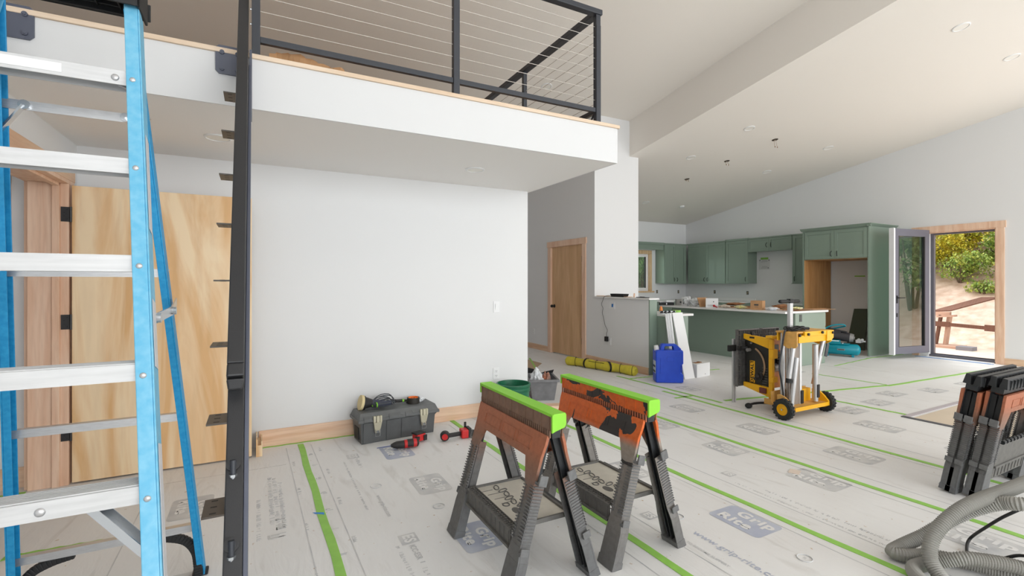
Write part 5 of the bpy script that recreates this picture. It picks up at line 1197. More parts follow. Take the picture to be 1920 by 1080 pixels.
# yellow rolled bag
M_yel = mat('bag_yellow', (212, 196, 60), .55, noise_amt=.15, noise_scale=20)
yb = thing('yellow_tool_bag', 'long rolled yellow bag with black straps lying along the half wall', 'bag', (4.86, 6.1, 0), 0)
cp = smooth_path([(4.66, 6.80, .07), (4.76, 6.48, .072), (4.83, 6.15, .072), (4.93, 5.80, .072), (5.0, 5.48, .066)], 8)
b = MB(); b.tube(cp, .075, 20, rfn=lambda i: .068 + .007 * math.sin(i * .7) - (.02 if i in (0, len(cp) - 1) else 0)); 
b.build('cover', M_yel, yb, w=True, smooth=True)
def ring_at(i, r=.0785, w=.0):
    p = Vector(cp[i]); t = (Vector(cp[min(i + 1, len(cp) - 1)]) - Vector(cp[max(i - 1, 0)])).normalized(); n_ = t.cross(Vector((0, 0, 1))).normalized(); u = n_.cross(t)
    return p, t, n_, u
for (i, w0_, sk) in ((10, .028, .0), (20, .032, .10)):
    p, t, n_, u = ring_at(i)
    P = [p + (n_ * math.cos(a) + u * math.sin(a)) * .077 + t * (sk * math.cos(a)) for a in [2 * PI * k / 24 for k in range(24)]]
    b = MB()
    for k in range(24): b.bar(P[k], P[(k + 1) % 24], w0_, .006, up=((P[k] - p)))
    b.build('strap', M_matte, yb, w=True)
for i in (1, 5, 15, 25, 30):
    p, t, n_, u = ring_at(i)
    P = [p + (n_ * math.cos(a) + u * math.sin(a)) * (.0735 if i > 1 else .069) + t * .03 * math.cos(a) for a in [2 * PI * k / 20 for k in range(20)]]
    MB().tube(P, .004, 5, closed=True).build('piping', M_matte, yb, w=True)
P = [Vector(cp[i]) + Vector((-.052, -.01, .052)) for i in range(12, 20)]
MB().tube(P, .004, 5).build('zip_line', M_matte, yb, w=True)
# ================================================================ FOLDED TABLE SAW ON ITS WHEELED STAND
M_yw = mat('saw_yellow', (244, 182, 20), .42); M_yd = mat('saw_yellow_worn', (226, 172, 92), .5, noise_amt=.15, noise_scale=20); M_od = mat('saw_housing_orange', (196, 120, 36), .5, noise_amt=.3, noise_scale=16)
M_dk = mat('saw_black', (38, 37, 34), .5, noise_amt=.25, noise_scale=18); M_tire = mat('tire_rubber', (40, 42, 42), .75); M_cast = mat('saw_cast_grey', (146, 144, 142), .45, .3, noise_amt=.2, noise_scale=30)
sw = thing('table_saw', 'yellow and black jobsite table saw folded upright on its two-wheeled stand', 'table saw', (5.05, 3.15, 0), 0)
def B(name, m, b, par=None, **k): return b.build(name, m, par or sw, w=True, **k)
def wheel(x0, x1, y):
    r = .102
    b = MB().lathe([(.058, 0), (r - .008, 0), (r, .012), (r, x1 - x0 - .012), (r - .008, x1 - x0), (.058, x1 - x0), (.058, 0)], (x0, y, r + .004), (1, 0, 0), seg=36)
    for k in range(18):
        a = 2 * PI * k / 18
        for s, o in ((0, 0), (1, .17)):
            M = Matrix.Translation((x0 + (x1 - x0) * (.28 + .44 * s), y, r + .004)) @ Matrix.Rotation(a + o, 4, 'X') @ Matrix.Translation((0, 0, r))
            b.box(-.011, .011, -.009, .009, -.002, .005, M)
    w = B('wheel', M_tire, b)
    h = MB().lathe([(0, .008), (.014, .004), (.014, .012), (.022, .014), (.052, .018), (.055, .006), (.059, .006), (.059, x1 - x0 - .006), (.05, x1 - x0 - .012), (0, x1 - x0 - .016)], (x0, y, r + .004), (1, 0, 0), seg=36)
    for k in range(5):
        M = Matrix.Translation((x1 - .006, y, r + .004)) @ Matrix.Rotation(2 * PI * k / 5, 4, 'X'); h.box(-.006, .002, -.006, .006, .01, .055, M)
    B('hub', M_yw, h, w, smooth=True)
    B('axle_nut', M_zinc, MB().cyl((x0 - .004, y, r + .004), (x0 + .008, y, r + .004), .009, 6), w)
wheel(4.675, 4.735, 3.02); wheel(5.395, 5.455, 3.02)
# lower wheel tray
b = MB().box(4.80, 5.395, 2.97, 3.22, .105, .117).box(4.80, 5.395, 2.962, 2.974, .085, .117).box(4.80, 5.395, 3.21, 3.222, .1, .24)
lt = B('lower_tray', M_yd, b)
for (x0, x1, m) in ((4.765, 4.785, M_yd), (5.372, 5.395, M_yw)):
    B('end_plate', m, MB().prism([(2.955, .085), (3.13, .085), (3.13, .23), (3.10, .235), (3.05, .22), (3.0, .18), (2.955, .13)], lambda u, v, t: (t, u, v), x0, x1), lt, bevel=.004)
B('lower_lip', M_yw, MB().box(4.80, 5.395, 2.956, 2.962, .08, .12).box(5.10, 5.30, 3.10, 3.20, .117, .25), lt)
# upper tray
b = MB().box(4.82, 5.44, 2.97, 3.18, .868, .882)
ut = B('upper_tray', M_yd, b)
B('upper_apron', M_yw, MB().box(4.86, 5.44, 2.958, 2.970, .77, .845).box(4.95, 5.42, 2.950, 2.970, .835, .882).box(4.83, 5.40, 3.165, 3.175, .78, .87), ut, bevel=.003)
B('end_plate', M_yd, MB().prism([(2.95, .882), (2.95, .74), (2.97, .72), (3.05, .71), (3.10, .74), (3.11, .882)], lambda u, v, t: (t, u, v), 4.815, 4.83), ut, bevel=.004)
B('end_plate', M_yw, MB().prism([(2.95, .882), (2.95, .80), (2.97, .755), (3.02, .725), (3.10, .715), (3.26, .76), (3.26, .882)], lambda u, v, t: (t, u, v), 5.44, 5.455), ut, bevel=.004)
B('curved_skirt', M_yw, MB().prism([(5.33, .77), (5.40, .775), (5.45, .80), (5.455, .88), (5.33, .88)], lambda u, v, t: (u, t, v), 2.945, 2.957), ut)
for x, z in ((5.0, .855), (5.245, .865), (4.85, .85), (5.43, .855)): B('bolt', M_matte, MB().cyl((x, 2.95, z), (x, 2.935, z), .014, 12), ut)
# legs folded between the trays
B('stand_post', mat('post_taupe', (150, 138, 128), .5), MB().box(4.93, 5.03, 3.06, 3.10, .117, .78))
B('stand_post_edge', M_whitepl, MB().box(5.03, 5.06, 3.05, 3.10, .117, .79))
def leg(a, c, r=.024): return B('leg', M_alu, MB().cyl(a, c, r, 16), smooth=True)
l1 = leg((4.85, 3.0, .80), (4.79, 3.02, .40)); B('leg_cap', M_matte, MB().cyl((4.79, 3.02, .41), (4.783, 3.02, .365), .027, 16), l1)
l2 = leg((4.875, 2.99, .62), (4.80, 3.0, .13))
l3 = leg((5.25, 3.02, .73), (5.25, 3.02, .13), .028); B('leg_pad', M_matte, MB().box(5.235, 5.275, 2.985, 2.995, .17, .31), l3, bevel=.008)
l4 = leg((5.39, 3.0, .86), (5.27, 3.05, .30), .026); B('leg_grip', M_blacksat, MB().bar((5.385, 2.968, .74), (5.35, 2.972, .60), .045, .014, up=(0, 1, 0)), l4, bevel=.006)
leg((4.875, 3.14, .86), (4.875, 3.14, .12)); leg((5.04, 3.19, .86), (5.04, 3.19, .12), .022)
B('leg_pad', M_matte, MB().box(5.035, 5.075, 3.035, 3.045, .12, .26), bevel=.008)
B('leg_pad', M_matte, MB().bar((4.90, 3.04, .16), (4.915, 3.05, .33), .04, .012, up=(0, 1, 0)), bevel=.008)
B('rear_upright', M_yw, MB().box(5.10, 5.145, 3.2, 3.24, .12, .78).box(5.09, 5.17, 3.19, 3.23, .62, .70).box(5.09, 5.17, 3.19, 3.23, .38, .43).box(5.09, 5.17, 3.19, 3.23, .20, .25), bevel=.003)
# push handle
B('handle_mast', M_alu, MB().box(4.935, 4.985, 3.095, 3.13, .85, 1.185), bevel=.003)
B('push_handle', M_matte, MB().cyl((4.79, 3.11, 1.19), (5.10, 3.11, 1.19), .019, 16).sph((4.79, 3.11, 1.19), .019, 12).sph((5.10, 3.11, 1.19), .019, 12).box(4.93, 4.99, 3.09, 3.13, 1.17, 1.215), smooth=True)
# cord tangle on the top tray and cord down the side
P = []
for k in range(90):
    a = k * .42; P.append((4.97 + (.12 + .03 * math.sin(k * .31)) * math.cos(a), 3.07 + (.05 + .02 * math.sin(k * .5)) * math.sin(a), .895 + .012 * math.sin(k * 1.1) + .008 * (k / 30)))
B('power_cord', M_matte, MB().tube(smooth_path(P, 2), .006, 6).cyl((5.02, 3.05, .91), (5.13, 3.02, .905), .014, 10), smooth=True)
B('hanging_cord', M_blacksat, MB().tube(smooth_path([(4.86, 3.08, .895), (4.80, 3.07, .88), (4.79, 3.09, .72), (4.76, 3.10, .52), (4.79, 3.10, .38), (4.82, 3.10, .25), (4.83, 3.10, .14)], 6), .009, 8), smooth=True)
# saw body standing on its edge: black side panel facing left, yellow frame around it
sp_ = B('saw_body', M_od, MB().box(5.0, 5.42, 3.36, 3.64, .22, .74))
B('side_panel', M_dk, MB().box(4.985, 5.0, 3.37, 3.645, .19, .735), sp_, bevel=.003)
B('front_dark_guts', M_dk, MB().box(5.0, 5.12, 3.34, 3.36, .50, .70).sph((5.05, 3.33, .60), .05, 12).sph((5.10, 3.32, .52), .04, 12).cyl((5.02, 3.30, .55), (5.16, 3.30, .55), .006, 8), sp_)
B('motor_grey', M_cast, MB().cyl((5.0, 3.345, .45), (5.22, 3.345, .45), .045, 18), sp_, smooth=True)
B('orange_knob', mat('saw_orange_knob', (236, 120, 20), .4), MB().sph((5.1, 3.31, .62), .028, 12), sp_, smooth=True)
# lettering DEWALT on a yellow strip, read from bottom to top
pb = B('name_strip', M_yw, MB().box(4.978, 4.985, 3.535, 3.592, .255, .50), sp_)
tbm = MB(); text_into(tbm, 'DEWALT', Matrix.Translation((4.9765, 3.563, .378)) @ Matrix(((0, 0, -1, 0), (0, 1, 0, 0), (1, 0, 0, 0), (0, 0, 0, 1))) , .052, 0, 1.15, bold=.0016)
tbm.build('lettering', M_matte, pb, w=True, fixn=False)
b = MB()
for k in range(12):
    a0 = math.radians(62 - k * 9); a1 = math.radians(62 - (k + 1) * 9)
    c0 = Vector((4.974, 3.60 - .21 * math.cos(a0) + .02, .45 + .22 * math.sin(a0))); c1 = Vector((4.974, 3.60 - .21 * math.cos(a1) + .02, .45 + .22 * math.sin(a1)))
    b.bar(c0, c1, .006, .02, up=(0, -1, 0))
B('bevel_scale', mat('scale_tan', (170, 140, 110), .4, .4), b, sp_)
B('bevel_crank', M_blk, MB().cyl((4.985, 3.47, .34), (4.955, 3.47, .34), .05, 20).sph((4.945, 3.44, .39), .020, 12).sph((4.945, 3.50, .31), .020, 12).sph((4.94, 3.47, .34), .024, 12), sp_, smooth=True)
b = MB()
for i in range(8):
    for j in range(4): b.cyl((4.986, 3.39 + .016 * j, .24 + .028 * i), (4.981, 3.39 + .016 * j, .24 + .028 * i), .004, 6)
B('vent_dots', M_cast, b, sp_)
B('guard_bit', M_cast, MB().cyl((4.985, 3.60, .62), (4.94, 3.60, .62), .02, 12).cyl((4.985, 3.57, .70), (4.96, 3.57, .70), .01, 8), sp_)
# yellow frame
B('frame_column', M_yw, MB().box(4.945, 4.985, 3.30, 3.345, .12, .775).box(4.93, 5.02, 3.285, 3.33, .56, .66).box(4.93, 5.02, 3.285, 3.33, .30, .36).box(4.94, 5.0, 3.28, 3.33, .13, .2), bevel=.004)
B('frame_arm', M_yw, MB().prism([(3.345, .775), (3.345, .66), (3.66, .745), (3.66, .80)], lambda u, v, t: (t, u, v), 4.955, 4.985), bevel=.004)
B('frame_arm', M_yw, MB().prism([(3.345, .235), (3.345, .13), (3.66, .20), (3.66, .25)], lambda u, v, t: (t, u, v), 4.955, 4.985), bevel=.004)
B('frame_bridge', M_yw, MB().box(4.90, 5.0, 3.27, 3.35, .785, .81).box(4.95, 5.42, 3.28, 3.32, .775, .81).cyl((5.0, 3.262, .79), (5.0, 3.28, .79), .02, 12), bevel=.004)
B('frame_foot', M_yd, MB().box(4.90, 5.36, 3.20, 3.36, .095, .112).box(4.89, 4.91, 3.2, 3.36, .07, .13), bevel=.003)
B('frame_foot_bolt', M_matte, MB().cyl((4.96, 3.19, .10), (4.96, 3.205, .10), .018, 12))
B('warning_label', M_dk, MB().box(4.953, 4.955, 3.52, 3.58, .755, .775))
B('switch_box', mat('switch_maroon', (110, 50, 46), .5), MB().box(4.935, 4.955, 3.37, 3.45, .165, .225), bevel=.004)
B('knob', M_matte, MB().cyl((4.95, 3.55, .815), (4.95, 3.53, .815), .022, 14))
# table plate standing vertical at the back, ribbed underside towards us
b = MB().box(4.885, 5.62, 3.70, 3.712, .19, .845).box(4.885, 4.892, 3.682, 3.70, .19, .845).box(4.885, 5.15, 3.66, 3.70, .838, .845).box(5.30, 5.62, 3.66, 3.70, .838, .845).box(5.612, 5.62, 3.66, 3.70, .19, .845)
for k in range(22): b.box(4.93 + .03 * k, 4.934 + .03 * k, 3.67, 3.70, .2, .83)
for k in range(9): b.box(4.9, 5.6, 3.68, 3.70, .22 + .07 * k, .226 + .07 * k)
B('table_plate', mat('saw_plate_grey', (112, 110, 108), .5, .2, noise_amt=.25, noise_scale=30), b)
fr2 = B('fence_rail', M_alu, MB().box(4.872, 4.892, 3.73, 3.75, .0, .735).box(4.892, 4.905, 3.738, 3.755, .0, .735).box(4.905, 4.925, 3.73, 3.75, .0, .735), bevel=.003)
B('rail_clamp', M_matte, MB().box(4.77, 4.91, 3.70, 3.73, .60, .67).cyl((4.90, 3.66, .64), (4.97, 3.62, .64), .02, 12).cyl((4.86, 3.65, .64), (4.86, 3.62, .64), .03, 14), fr2, bevel=.004)
B('kick_foot', M_matte, MB().tube(smooth_path([(4.80, 3.48, .035), (4.87, 3.46, .05), (4.95, 3.40, .06), (5.02, 3.28, .06), (5.05, 3.15, .08)], 5), .013, 8).sph((4.80, 3.48, .03), .036, 14, (1.2, 1, .8)), smooth=True)
B('blade_guard_tray', M_whitepl, MB().tube(smooth_path([(4.94, 3.29, .18), (5.0, 3.27, .17), (5.05, 3.25, .24), (5.04, 3.25, .34)], 5), .003, 6))

# ================================================================ TEAL AIR COMPRESSOR
M_teal = mat('compressor_teal', (0, 140, 158), .35); M_dkg = mat('motor_dark', (52, 50, 54), .5)
ac = thing('air_compressor', 'small teal air compressor with black motor in front of the fridge bay', 'air compressor', (9.80, 5.22, 0), math.radians(114))
# local x runs along the tank (towards the back), local y to the right
def capsule(b, c0, c1, r):
    b.lathe([(0, -r * .55), (r * .45, -r * .50), (r * .8, -r * .3), (r, 0), (r, (Vector(c1) - Vector(c0)).length), (r * .8, (Vector(c1) - Vector(c0)).length + r * .3), (r * .45, (Vector(c1) - Vector(c0)).length + r * .5), (0, (Vector(c1) - Vector(c0)).length + r * .55)], c0, Vector(c1) - Vector(c0), seg=28); return b
b = MB(); capsule(b, (-.30, .04, .135), (.24, .04, .135), .105)
tk = b.build('tank', M_teal, ac, smooth=True)
for x in (-.24, .16): MB().box(x - .02, x + .02, -.04, .12, .0, .05).build('tank_foot', M_teal, tk, bevel=.004)
MB().box(-.12, .0, .135, .146, .12, .15).build('tank_label', M_cast, tk); MB().box(-.11, -.02, .146, .147, .128, .142).build('label_print', M_ink, tk)
b = MB().hexa([(-.19, -.06, .23), (.22, -.06, .23), (.22, .12, .23), (-.19, .12, .23), (-.19, -.06, .25), (.22, -.06, .25), (.22, .12, .25), (-.19, .12, .25)]); b.build('deck_plate', M_teal, ac)
MB().box(-.05, .14, .115, .13, .25, .31).build('name_plate', M_teal, ac); MB().box(-.03, .12, .130, .1315, .285, .30).build('name_print', M_whitepl, ac)
md = MB().cyl((-.19, .03, .36), (.20, .03, .40), .085, 24).build('motor', M_dkg, ac, smooth=True)
MB().cyl((-.25, .03, .352), (-.19, .03, .358), .072, 24, r2=.084).cyl((-.265, .03, .35), (-.25, .03, .352), .03, 14).build('fan_cover', M_cast, md, smooth=True)
b = MB(); b.bar((-.15, .02, .455), (.16, .02, .52), .13, .02); b.bar((-.05, .0, .45), (.22, .0, .47), .16, .07); b.build('motor_hood', M_dkg, ac, bevel=.01)
MB().tube(smooth_path([(.32, .09, .14), (.345, .09, .26), (.345, .09, .40), (.26, .09, .47), (.10, .08, .57), (-.06, .06, .60), (-.12, .03, .575), (-.05, -.02, .545), (.10, -.05, .50)], 6), .014, 10).tube(smooth_path([(.32, -.05, .14), (.345, -.05, .26), (.345, -.05, .38), (.28, -.05, .45), (.16, -.05, .50)], 6), .014, 10).build('carry_handle', M_teal, ac, smooth=True)
MB().tube(smooth_path([(.345, .09, .36), (.34, .09, .18), (.28, .10, .16), (.0, .15, .16)], 6), .012, 8).build('side_tube', M_teal, ac, smooth=True)
MB().cyl((-.28, .03, .29), (-.39, .03, .29), .012, 10).cyl((-.33, .05, .33), (-.33, .09, .33), .028, 16).cyl((-.38, .03, .33), (-.38, .07, .33), .024, 16).box(-.36, -.28, .0, .06, .27, .33).cyl((-.39, .02, .30), (-.43, .02, .30), .016, 10).build('gauge_manifold', M_zinc, ac, smooth=True)
MB().cyl((-.08, .10, .245), (-.08, .10, .26), .022, 14).build('tank_plug', M_zinc, ac)
hs = [(10.02 + .05 * math.cos(a) , 5.62 + .05 * math.sin(a), .02 + .006 * (a / 6.28)) for a in [k * .5 for k in range(26)]]
tag(MB().tube(hs, .009, 8).build('air_hose', mat('hose_tan', (170, 130, 80), .6), smooth=True), 'small coil of tan air hose behind the teal compressor', 'hose')
# ================================================================ FLOOR: printed paper, tape seams, exposed patch, hose
M_print = mat('paper_print_grey', (190, 191, 193), .55, col2=(214, 213, 211), noise_scale=7); M_printb = mat('paper_print_blue', (170, 176, 196), .55, col2=(192, 196, 206), noise_scale=6); M_fl = M_floor
pm = MB()
def floor_M(x, y, z, rot=0.0):      # text advances towards -Y, tops towards +X
    return Matrix.Translation((x, y, z)) @ Matrix.Rotation(rot, 4, 'Z') @ Matrix.Rotation(-PI / 2, 4, 'Z')
def logo(x, y, sc=1.0, blue=0, rot=0.0, flip=1):
    w, h = .33 * sc, .235 * sc; r = .03 * sc; P = []
    for cx, cy, a0 in ((w / 2 - r, h / 2 - r, 0), (-w / 2 + r, h / 2 - r, 90), (-w / 2 + r, -h / 2 + r, 180), (w / 2 - r, -h / 2 + r, 270)):
        for k in range(4): a = math.radians(a0 + 30 * k); P.append((cx + r * math.cos(a), cy + r * math.sin(a)))
    M = floor_M(x, y, .0012, rot)
    vs = [pm.bm.verts.new(M @ Vector((p[0], p[1], 0))) for p in P]; f = pm.bm.faces.new(vs); f.material_index = 1 if blue else 0
    M2 = floor_M(x, y, .0022, rot)
    text_into(pm, 'Grip', M2 @ Matrix.Translation((.035 * sc, .052 * sc, 0)), .100 * sc, 2, 1.12, bold=.0042 * sc)
    text_into(pm, 'Rite', M2 @ Matrix.Translation((-.028 * sc, -.050 * sc, 0)), .100 * sc, 2, 1.12, bold=.0042 * sc)
def es(x, y, sc=1.0):
    M = floor_M(x, y, .0012); w, h = .105 * sc, .095 * sc
    vs = [pm.bm.verts.new(M @ Vector(p)) for p in ((-w / 2, -h / 2, 0), (w / 2, -h / 2, 0), (w / 2, h / 2, 0), (-w / 2, h / 2, 0))]; pm.bm.faces.new(vs)
    text_into(pm, 'ES', floor_M(x, y, .0022), .085 * sc, 2, .95, bold=.003)
def txt(s, x, y, size, w=1.0, bold=.0, mi=0): text_into(pm, s, floor_M(x, y, .0014), size, mi, w, bold=bold)
def line(x0, y0, x1, y1, w=.006): pm.hexa([(x0 - w / 2, y0, .0004), (x1 - w / 2, y1, .0004), (x1 + w / 2, y1, .0004), (x0 + w / 2, y0, .0004), (x0 - w / 2, y0, .0012), (x1 - w / 2, y1, .0012), (x1 + w / 2, y1, .0012), (x0 + w / 2, y0, .0012)])
logo(2.508, 1.845, 1.0, 1); logo(2.5, .93, 1.0, 1)
logo(3.49, 1.99, 1.05); logo(3.465, 2.73, .98); logo(3.5, 3.5, 1.0); logo(3.42, 1.14, 1.1)
logo(1.06, 3.2, .95); logo(1.02, 3.94, .98, 1); logo(1.06, 2.42, .9, 1); logo(1.05, 1.6, .95)
logo(4.24, 2.14, 1.1); logo(4.2, 2.95, 1.0); logo(4.25, 1.4, 1.0); logo(4.2, 3.8, 1.0); logo(-.35, 3.55, .95); logo(-.33, 2.6, .95)
logo(2.42, 2.75, 1.0); logo(2.40, 3.75, 1.0); logo(2.45, 4.9, 1.0); logo(3.4, 4.5, 1.0); logo(3.45, 5.6, 1.0); logo(5.0, 4.5, .9); logo(5.3, 2.45, 1.1); logo(5.2, 1.7, 1.1)
for x, y in ((6.35, 2.95), (7.0, 3.1), (7.7, 2.95), (6.4, 4.0), (5.7, 2.9), (8.6, 2.9), (7.4, 4.6)): logo(x, y, 1.0, 0, PI / 2)
def scrib(x, y, L, h, seed=0, dens=.8, mi=0):      # worn, unreadable small print: short strokes along -Y
    rnd = random.Random(seed); v = y + L / 2
    while v > y - L / 2:
        w_ = rnd.uniform(.10, .24) * h
        if rnd.random() < dens:
            a = rnd.uniform(0, .35) * h; c = rnd.uniform(.6, 1) * h
            pm.box(x - h / 2 + a, x - h / 2 + c, v - w_, v, .0004, .0013, mi=mi)
            if rnd.random() < .4: pm.box(x - h / 2, x - h / 2 + .16 * h, v - w_ * 2.2, v, .0004, .0013, mi=mi)
        v -= w_ + rnd.uniform(.12, .3) * h
        if rnd.random() < .1: v -= .7 * h
txt('www.grip-rite.com', 2.147, 1.62, .062, 1.08, .001, 1); txt('TO BECOME SLIPPERY', 2.033, 1.71, .026, 1.0, .0004)
scrib(2.06, 2.5, .5, .022, 1); scrib(3.0, 1.65, .85, .024, 2); scrib(2.93, 1.75, .95, .018, 3); scrib(2.1, 1.15, .4, .02, 4)
txt('www.grip-rite.com', .70, 3.02, .040, 1.0, .0006); txt('ICC-ESR', .725, 2.42, .045, .9, .0006); scrib(.725, 2.26, .12, .035, 5); txt('-AS', .725, 2.15, .045, .9, .0006)
scrib(.655, 2.3, .45, .022, 6); scrib(.60, 3.45, .9, .016, 7); scrib(.70, 3.82, .22, .03, 8)
for k, (xx, yy, L_, h_) in enumerate(((.085, 3.45, .75, .03), (.115, 3.40, .80, .03), (.145, 3.35, .7, .026), (.10, 2.98, .16, .09), (.125, 3.02, .22, .05), (.015, 3.2, .55, .024))): scrib(xx, yy, L_, h_, 20 + k, .85)
for k in range(16): scrib(.255 if k % 2 else .47, 4.3 - .27 * k, .10, .022, 40 + k); scrib(.395, 4.2 - .27 * k, .03, .04, 70 + k, .8)
es(.728, 2.565); es(.68, 3.99, .95); es(.70, 1.75); es(2.06, 2.15, .8); es(3.02, 2.35, .8)
for x, y in ((2.2, 2.06), (2.43, 1.45), (3.05, 3.1), (1.0, 2.85), (3.1, 1.2), (.72, 3.33)): # round marks
    P = [(x + .035 * math.cos(a), y + .035 * math.sin(a), .002) for a in [2 * PI * k / 16 for k in range(16)]]; pm.tube(P, .003, 4, closed=True); txt('R', x, y, .03)
for (a, c) in ((.223, .29), (.415, .50), (1.66, 1.69), (1.95, 1.99), (2.62, 2.64), (2.86, 2.90), (3.56, 3.60), (3.80, 3.83), (4.45, 4.48), (4.72, 4.75), (-.62, -.62), (-.1, -.08)):
    y0_ = 4.45 if c < 1.9 else 5.3
    line(a, y0_, c, .2)
for y in (4.05, 3.3, 2.9): line(-2.0 + (3.3 - y) * 0, y, .2, y, .005) if y > 3.5 else None
fl_obj = bpy.data.objects['floor']
pm.build('printed_marks', M_print, fl_obj, mats=[M_printb, M_fl], fixn=True)

tapes = [('long green tape seam between the birch door end and the toolbox', (.335, 4.50), (.375, .3), .046),
         ('long green tape seam passing under the two sawhorses', (1.732, 4.56), (1.83, .3), .046),
         ('long green tape seam right of the orange sawhorse', (2.66, 4.2), (2.75, .3), .044),
         ('long green tape seam in the middle of the open floor, left of the table saw', (3.66, 4.4), (3.69, .3), .046),
         ('long green tape seam starting just left of the blue jug', (4.60, 4.55), (4.52, .6), .044),
         ('green tape seam running past the foot of the blue jug', (4.74, 5.6), (4.745, 3.78), .040),
         ('green tape seam crossing under the table saw towards the door', (4.86, 3.84), (7.52, 3.38), .050),
         ('short green tape strip by the corner of the bare floor patch', (6.0, 3.32), (6.03, 2.50), .045),
         ('green tape seam leading to the sill of the exterior door', (7.5, 3.36), (11.0, 3.22), .05),
         ('green tape line from behind the table saw towards the island', (7.56, 3.40), (7.50, 4.36), .03),
         ('green tape line along the floor near the blue jug and white box', (6.0, 5.36), (6.56, 5.28), .035),
         ('short green tape tag at the left end of the seam by the orange sawhorse bar', (4.44, 4.20), (4.73, 4.19), .04),
         ('green tape line in front of the hall door', (4.0, 6.72), (4.45, 7.7), .03),
         ('thin green tape line along the pony wall foot at the jug', (4.78, 5.36), (5.17, 5.33), .035),
         ('green tape line at the foot of the teal compressor', (8.53, 4.59), (9.9, 4.75), .025),
         ('green tape line at the foot of the fridge surround', (9.9, 4.77), (11.1, 4.72), .03),
         ('green tape piece seen under the lowest ladder step, left', (-1.12, 3.33), (-.70, 3.30), .045),
         ('small green tape tab by the birch door foot', (-.82, 4.24), (-.85, 4.02), .05),
         ('green tape strip on the bedroom threshold by the door jamb', (-1.75, 4.26), (-1.34, 4.30), .05),
         ('thin green tape edge along the baseboard of the big white wall', (.05, 4.545), (.80, 4.545), .02)]
for lab, a, c, w in tapes:
    a = Vector((a[0], a[1], .0)); c = Vector((c[0], c[1], .0)); n = 24; d = (c - a); nr = Vector((-d.y, d.x, 0)).normalized(); b = MB(); Lp = []
    for i in range(n + 1):
        p = a + d * i / n + nr * .004 * math.sin(i * 1.3 + a.x); h = w / 2 * (1 + .04 * math.sin(i * 2.7)); Lp.append((p - nr * h, p + nr * h))
    for i in range(n):
        p0, q0 = Lp[i]; p1, q1 = Lp[i + 1]; up = Vector((0, 0, .0032)); lo = Vector((0, 0, .0003))
        b.hexa([p0 + lo, p1 + lo, q1 + lo, q0 + lo, p0 + up, p1 + up, q1 + up, q0 + up])
    bmesh.ops.remove_doubles(b.bm, verts=b.bm.verts[:], dist=1e-5)
    tag(b.build('floor_tape', M_tape), lab, 'tape')
tag(MB().box(11.02, 11.05, 3.40, 4.50, .0005, .004).build('blue_sill_tape', M_tapeBlue), 'blue tape strip along the inner edge of the exterior door sill', 'tape')
tag(MB().box(11.05, 11.195, 3.44, 4.48, .0005, .012).build('sill_film', M_whitepl), 'white protective film on the floor at the exterior door sill', 'film')
tag(MB().hexa([(.31, 3.10, .0034), (.36, 3.06, .0034), (.36, 3.09, .0034), (.30, 3.12, .0034), (.31, 3.10, .0045), (.36, 3.06, .0045), (.36, 3.09, .0045), (.30, 3.12, .0045)]).build('blue_scrap', M_tapeBlue), 'tiny blue scrap stuck on the green tape left of the brown sawhorse', 'scrap')
sc_ = MB().box(-.045, .045, -.035, .035, 0, .003).build('paper_scrap', mat('scrap_tan', (222, 206, 192), .7)); sc_.location = (3.478, 2.149, .001); sc_.rotation_euler = (0, 0, .4)
tag(sc_, 'small tan card scrap on the floor paper beyond the middle tape seam', 'scrap')
tag(MB().box(4.70, 4.725, 1.60, 1.615, .0, .003).build('orange_scrap', mat('scrap_orange', (226, 130, 84), .7)), 'tiny orange scrap on the floor left of the folded sawhorses', 'scrap')
# bare floor patch at the right where the paper has been left off
b = MB().prism([(5.93, 2.44), (5.93, .2), (10.9, .2), (10.9, 2.76), (8.8, 2.60), (7.7, 2.47)][::-1], lambda u, v, t: (u, v, t), .0004, .0026)
tag(b.build('bare_floor_patch', mat('bare_subfloor', (216, 200, 178), .6, noise_amt=.06, noise_scale=3)), 'tan bare floor area without paper behind the folded sawhorses', 'floor patch')
tag(MB().box(5.88, 5.93, .2, 2.52, .0, .008).build('paper_edge_roll', mat('edge_dark', (92, 92, 96), .7)), 'dark curled paper edge along the near side of the bare floor patch', 'paper edge')
b = MB().prism([(5.90, 2.47), (7.7, 2.49), (8.8, 2.62), (10.9, 2.78), (10.9, 2.86), (8.8, 2.68), (7.7, 2.54), (5.90, 2.53)][::-1], lambda u, v, t: (u, v, t), .0005, .005)
tag(b.build('paper_edge_fold', mat('edge_lilac', (186, 178, 182), .7)), 'lilac-grey folded paper edge along the far side of the bare floor patch', 'paper edge')
b = MB().prism([(3.6, 6.3), (4.35, 7.1), (4.3, 9.5), (2.8, 9.5), (2.8, 6.6)], lambda u, v, t: (u, v, t), .0004, .0026)
tag(b.build('bare_floor_patch', mat('bare_subfloor_brown', (184, 158, 130), .7)), 'brown bare floor area in the hall behind the white wall end', 'floor patch')

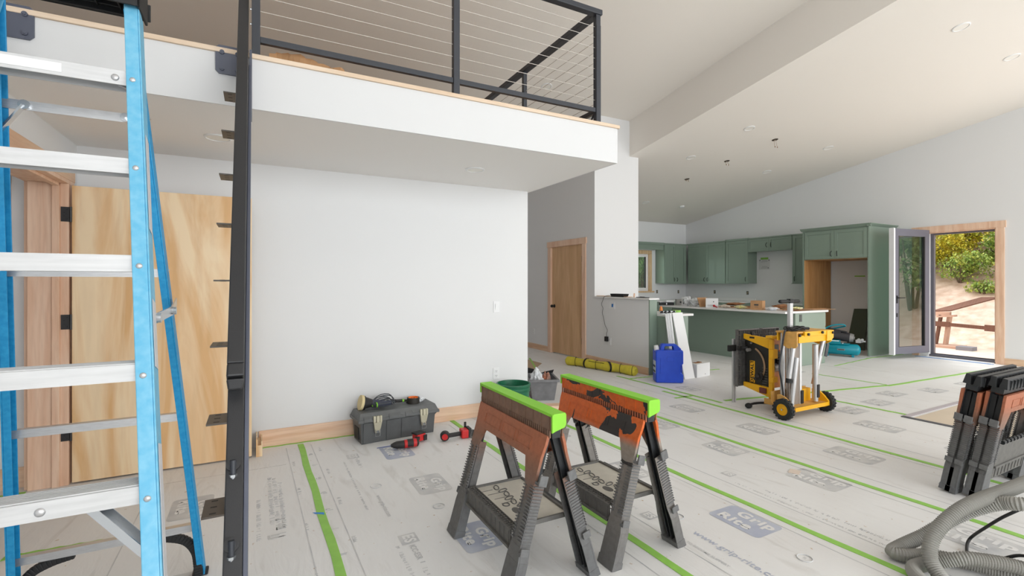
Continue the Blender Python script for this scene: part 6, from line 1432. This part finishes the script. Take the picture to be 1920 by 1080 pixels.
# vacuum hose loops and a black cord
M_hose = mat('hose_grey', (150, 148, 142), .5); M_hosed = M_hose
def hose(pts, r, pitch=.0105):
    cp = smooth_path(pts, 14); L = [0]
    for i in range(1, len(cp)): L.append(L[-1] + (cp[i] - cp[i - 1]).length)
    tot = L[-1]; n = int(tot / pitch * 2); out = []; j = 0
    for k in range(n):
        s = tot * k / (n - 1)
        while j < len(L) - 2 and L[j + 1] < s: j += 1
        u = (s - L[j]) / max(1e-9, L[j + 1] - L[j]); out.append(cp[j].lerp(cp[j + 1], u))
    return MB().tube(out, r, 18, rfn=lambda i: r if i % 2 else r * .86)
hA = [(3.80, .78, .40), (3.486, 0.869, 0.42), (3.221, 0.939, 0.38), (3.002, 1.006, 0.33), (2.886, 1.053, 0.26), (2.806, 1.078, 0.18), (2.756, 1.065, 0.1), (2.715, 1.0, 0.05), (2.663, 0.92, 0.036), (2.60, .80, .036)]
hB = [(3.5, .70, .30), (3.155, 0.832, 0.36), (3.114, 0.928, 0.34), (3.094, 1.017, 0.28), (3.066, 1.10, 0.2), (2.984, 1.185, 0.1), (2.881, 1.235, 0.05), (2.812, 1.240, 0.036), (2.837, 1.192, 0.036), (2.938, 1.135, 0.036), (3.007, 1.047, 0.036), (3.056, 0.947, 0.036), (3.095, 0.80, 0.036)]
hC = [(2.60, .95, .036), (2.665, 1.07, 0.036), (2.75, 1.125, 0.036), (2.84, 1.09, 0.05), (2.90, 1.0, .10), (2.965, 0.933, 0.105), (3.03, 0.863, 0.10), (3.12, 0.75, 0.08)]
for pts, lab in ((hA, 'ribbed grey vacuum hose sweeping in from the right, upper of the loops'), (hB, 'ribbed grey vacuum hose bending back on itself near the green tape, lower loop'), (hC, 'ribbed grey vacuum hose lying on the floor at the bottom right corner')):
    tag(hose(pts, .032).build('vacuum_hose', M_hose, smooth=False), lab, 'hose')
cd_ = smooth_path([(3.6, .80, .28), (3.313, 0.883, 0.30), (3.243, 0.947, 0.25), (3.267, 1.03, 0.15), (3.339, 1.12, 0.03), (3.237, 1.10, 0.009), (3.16, 1.06, 0.009), (3.12, .99, .06), (3.08, .93, .085), (3.05, 0.85, 0.15), (3.03, .75, .18)], 8)
tag(MB().tube(cd_, .007, 8).build('black_cord', M_matte, smooth=True), 'thin black cord curving down between the grey vacuum hoses', 'cord')
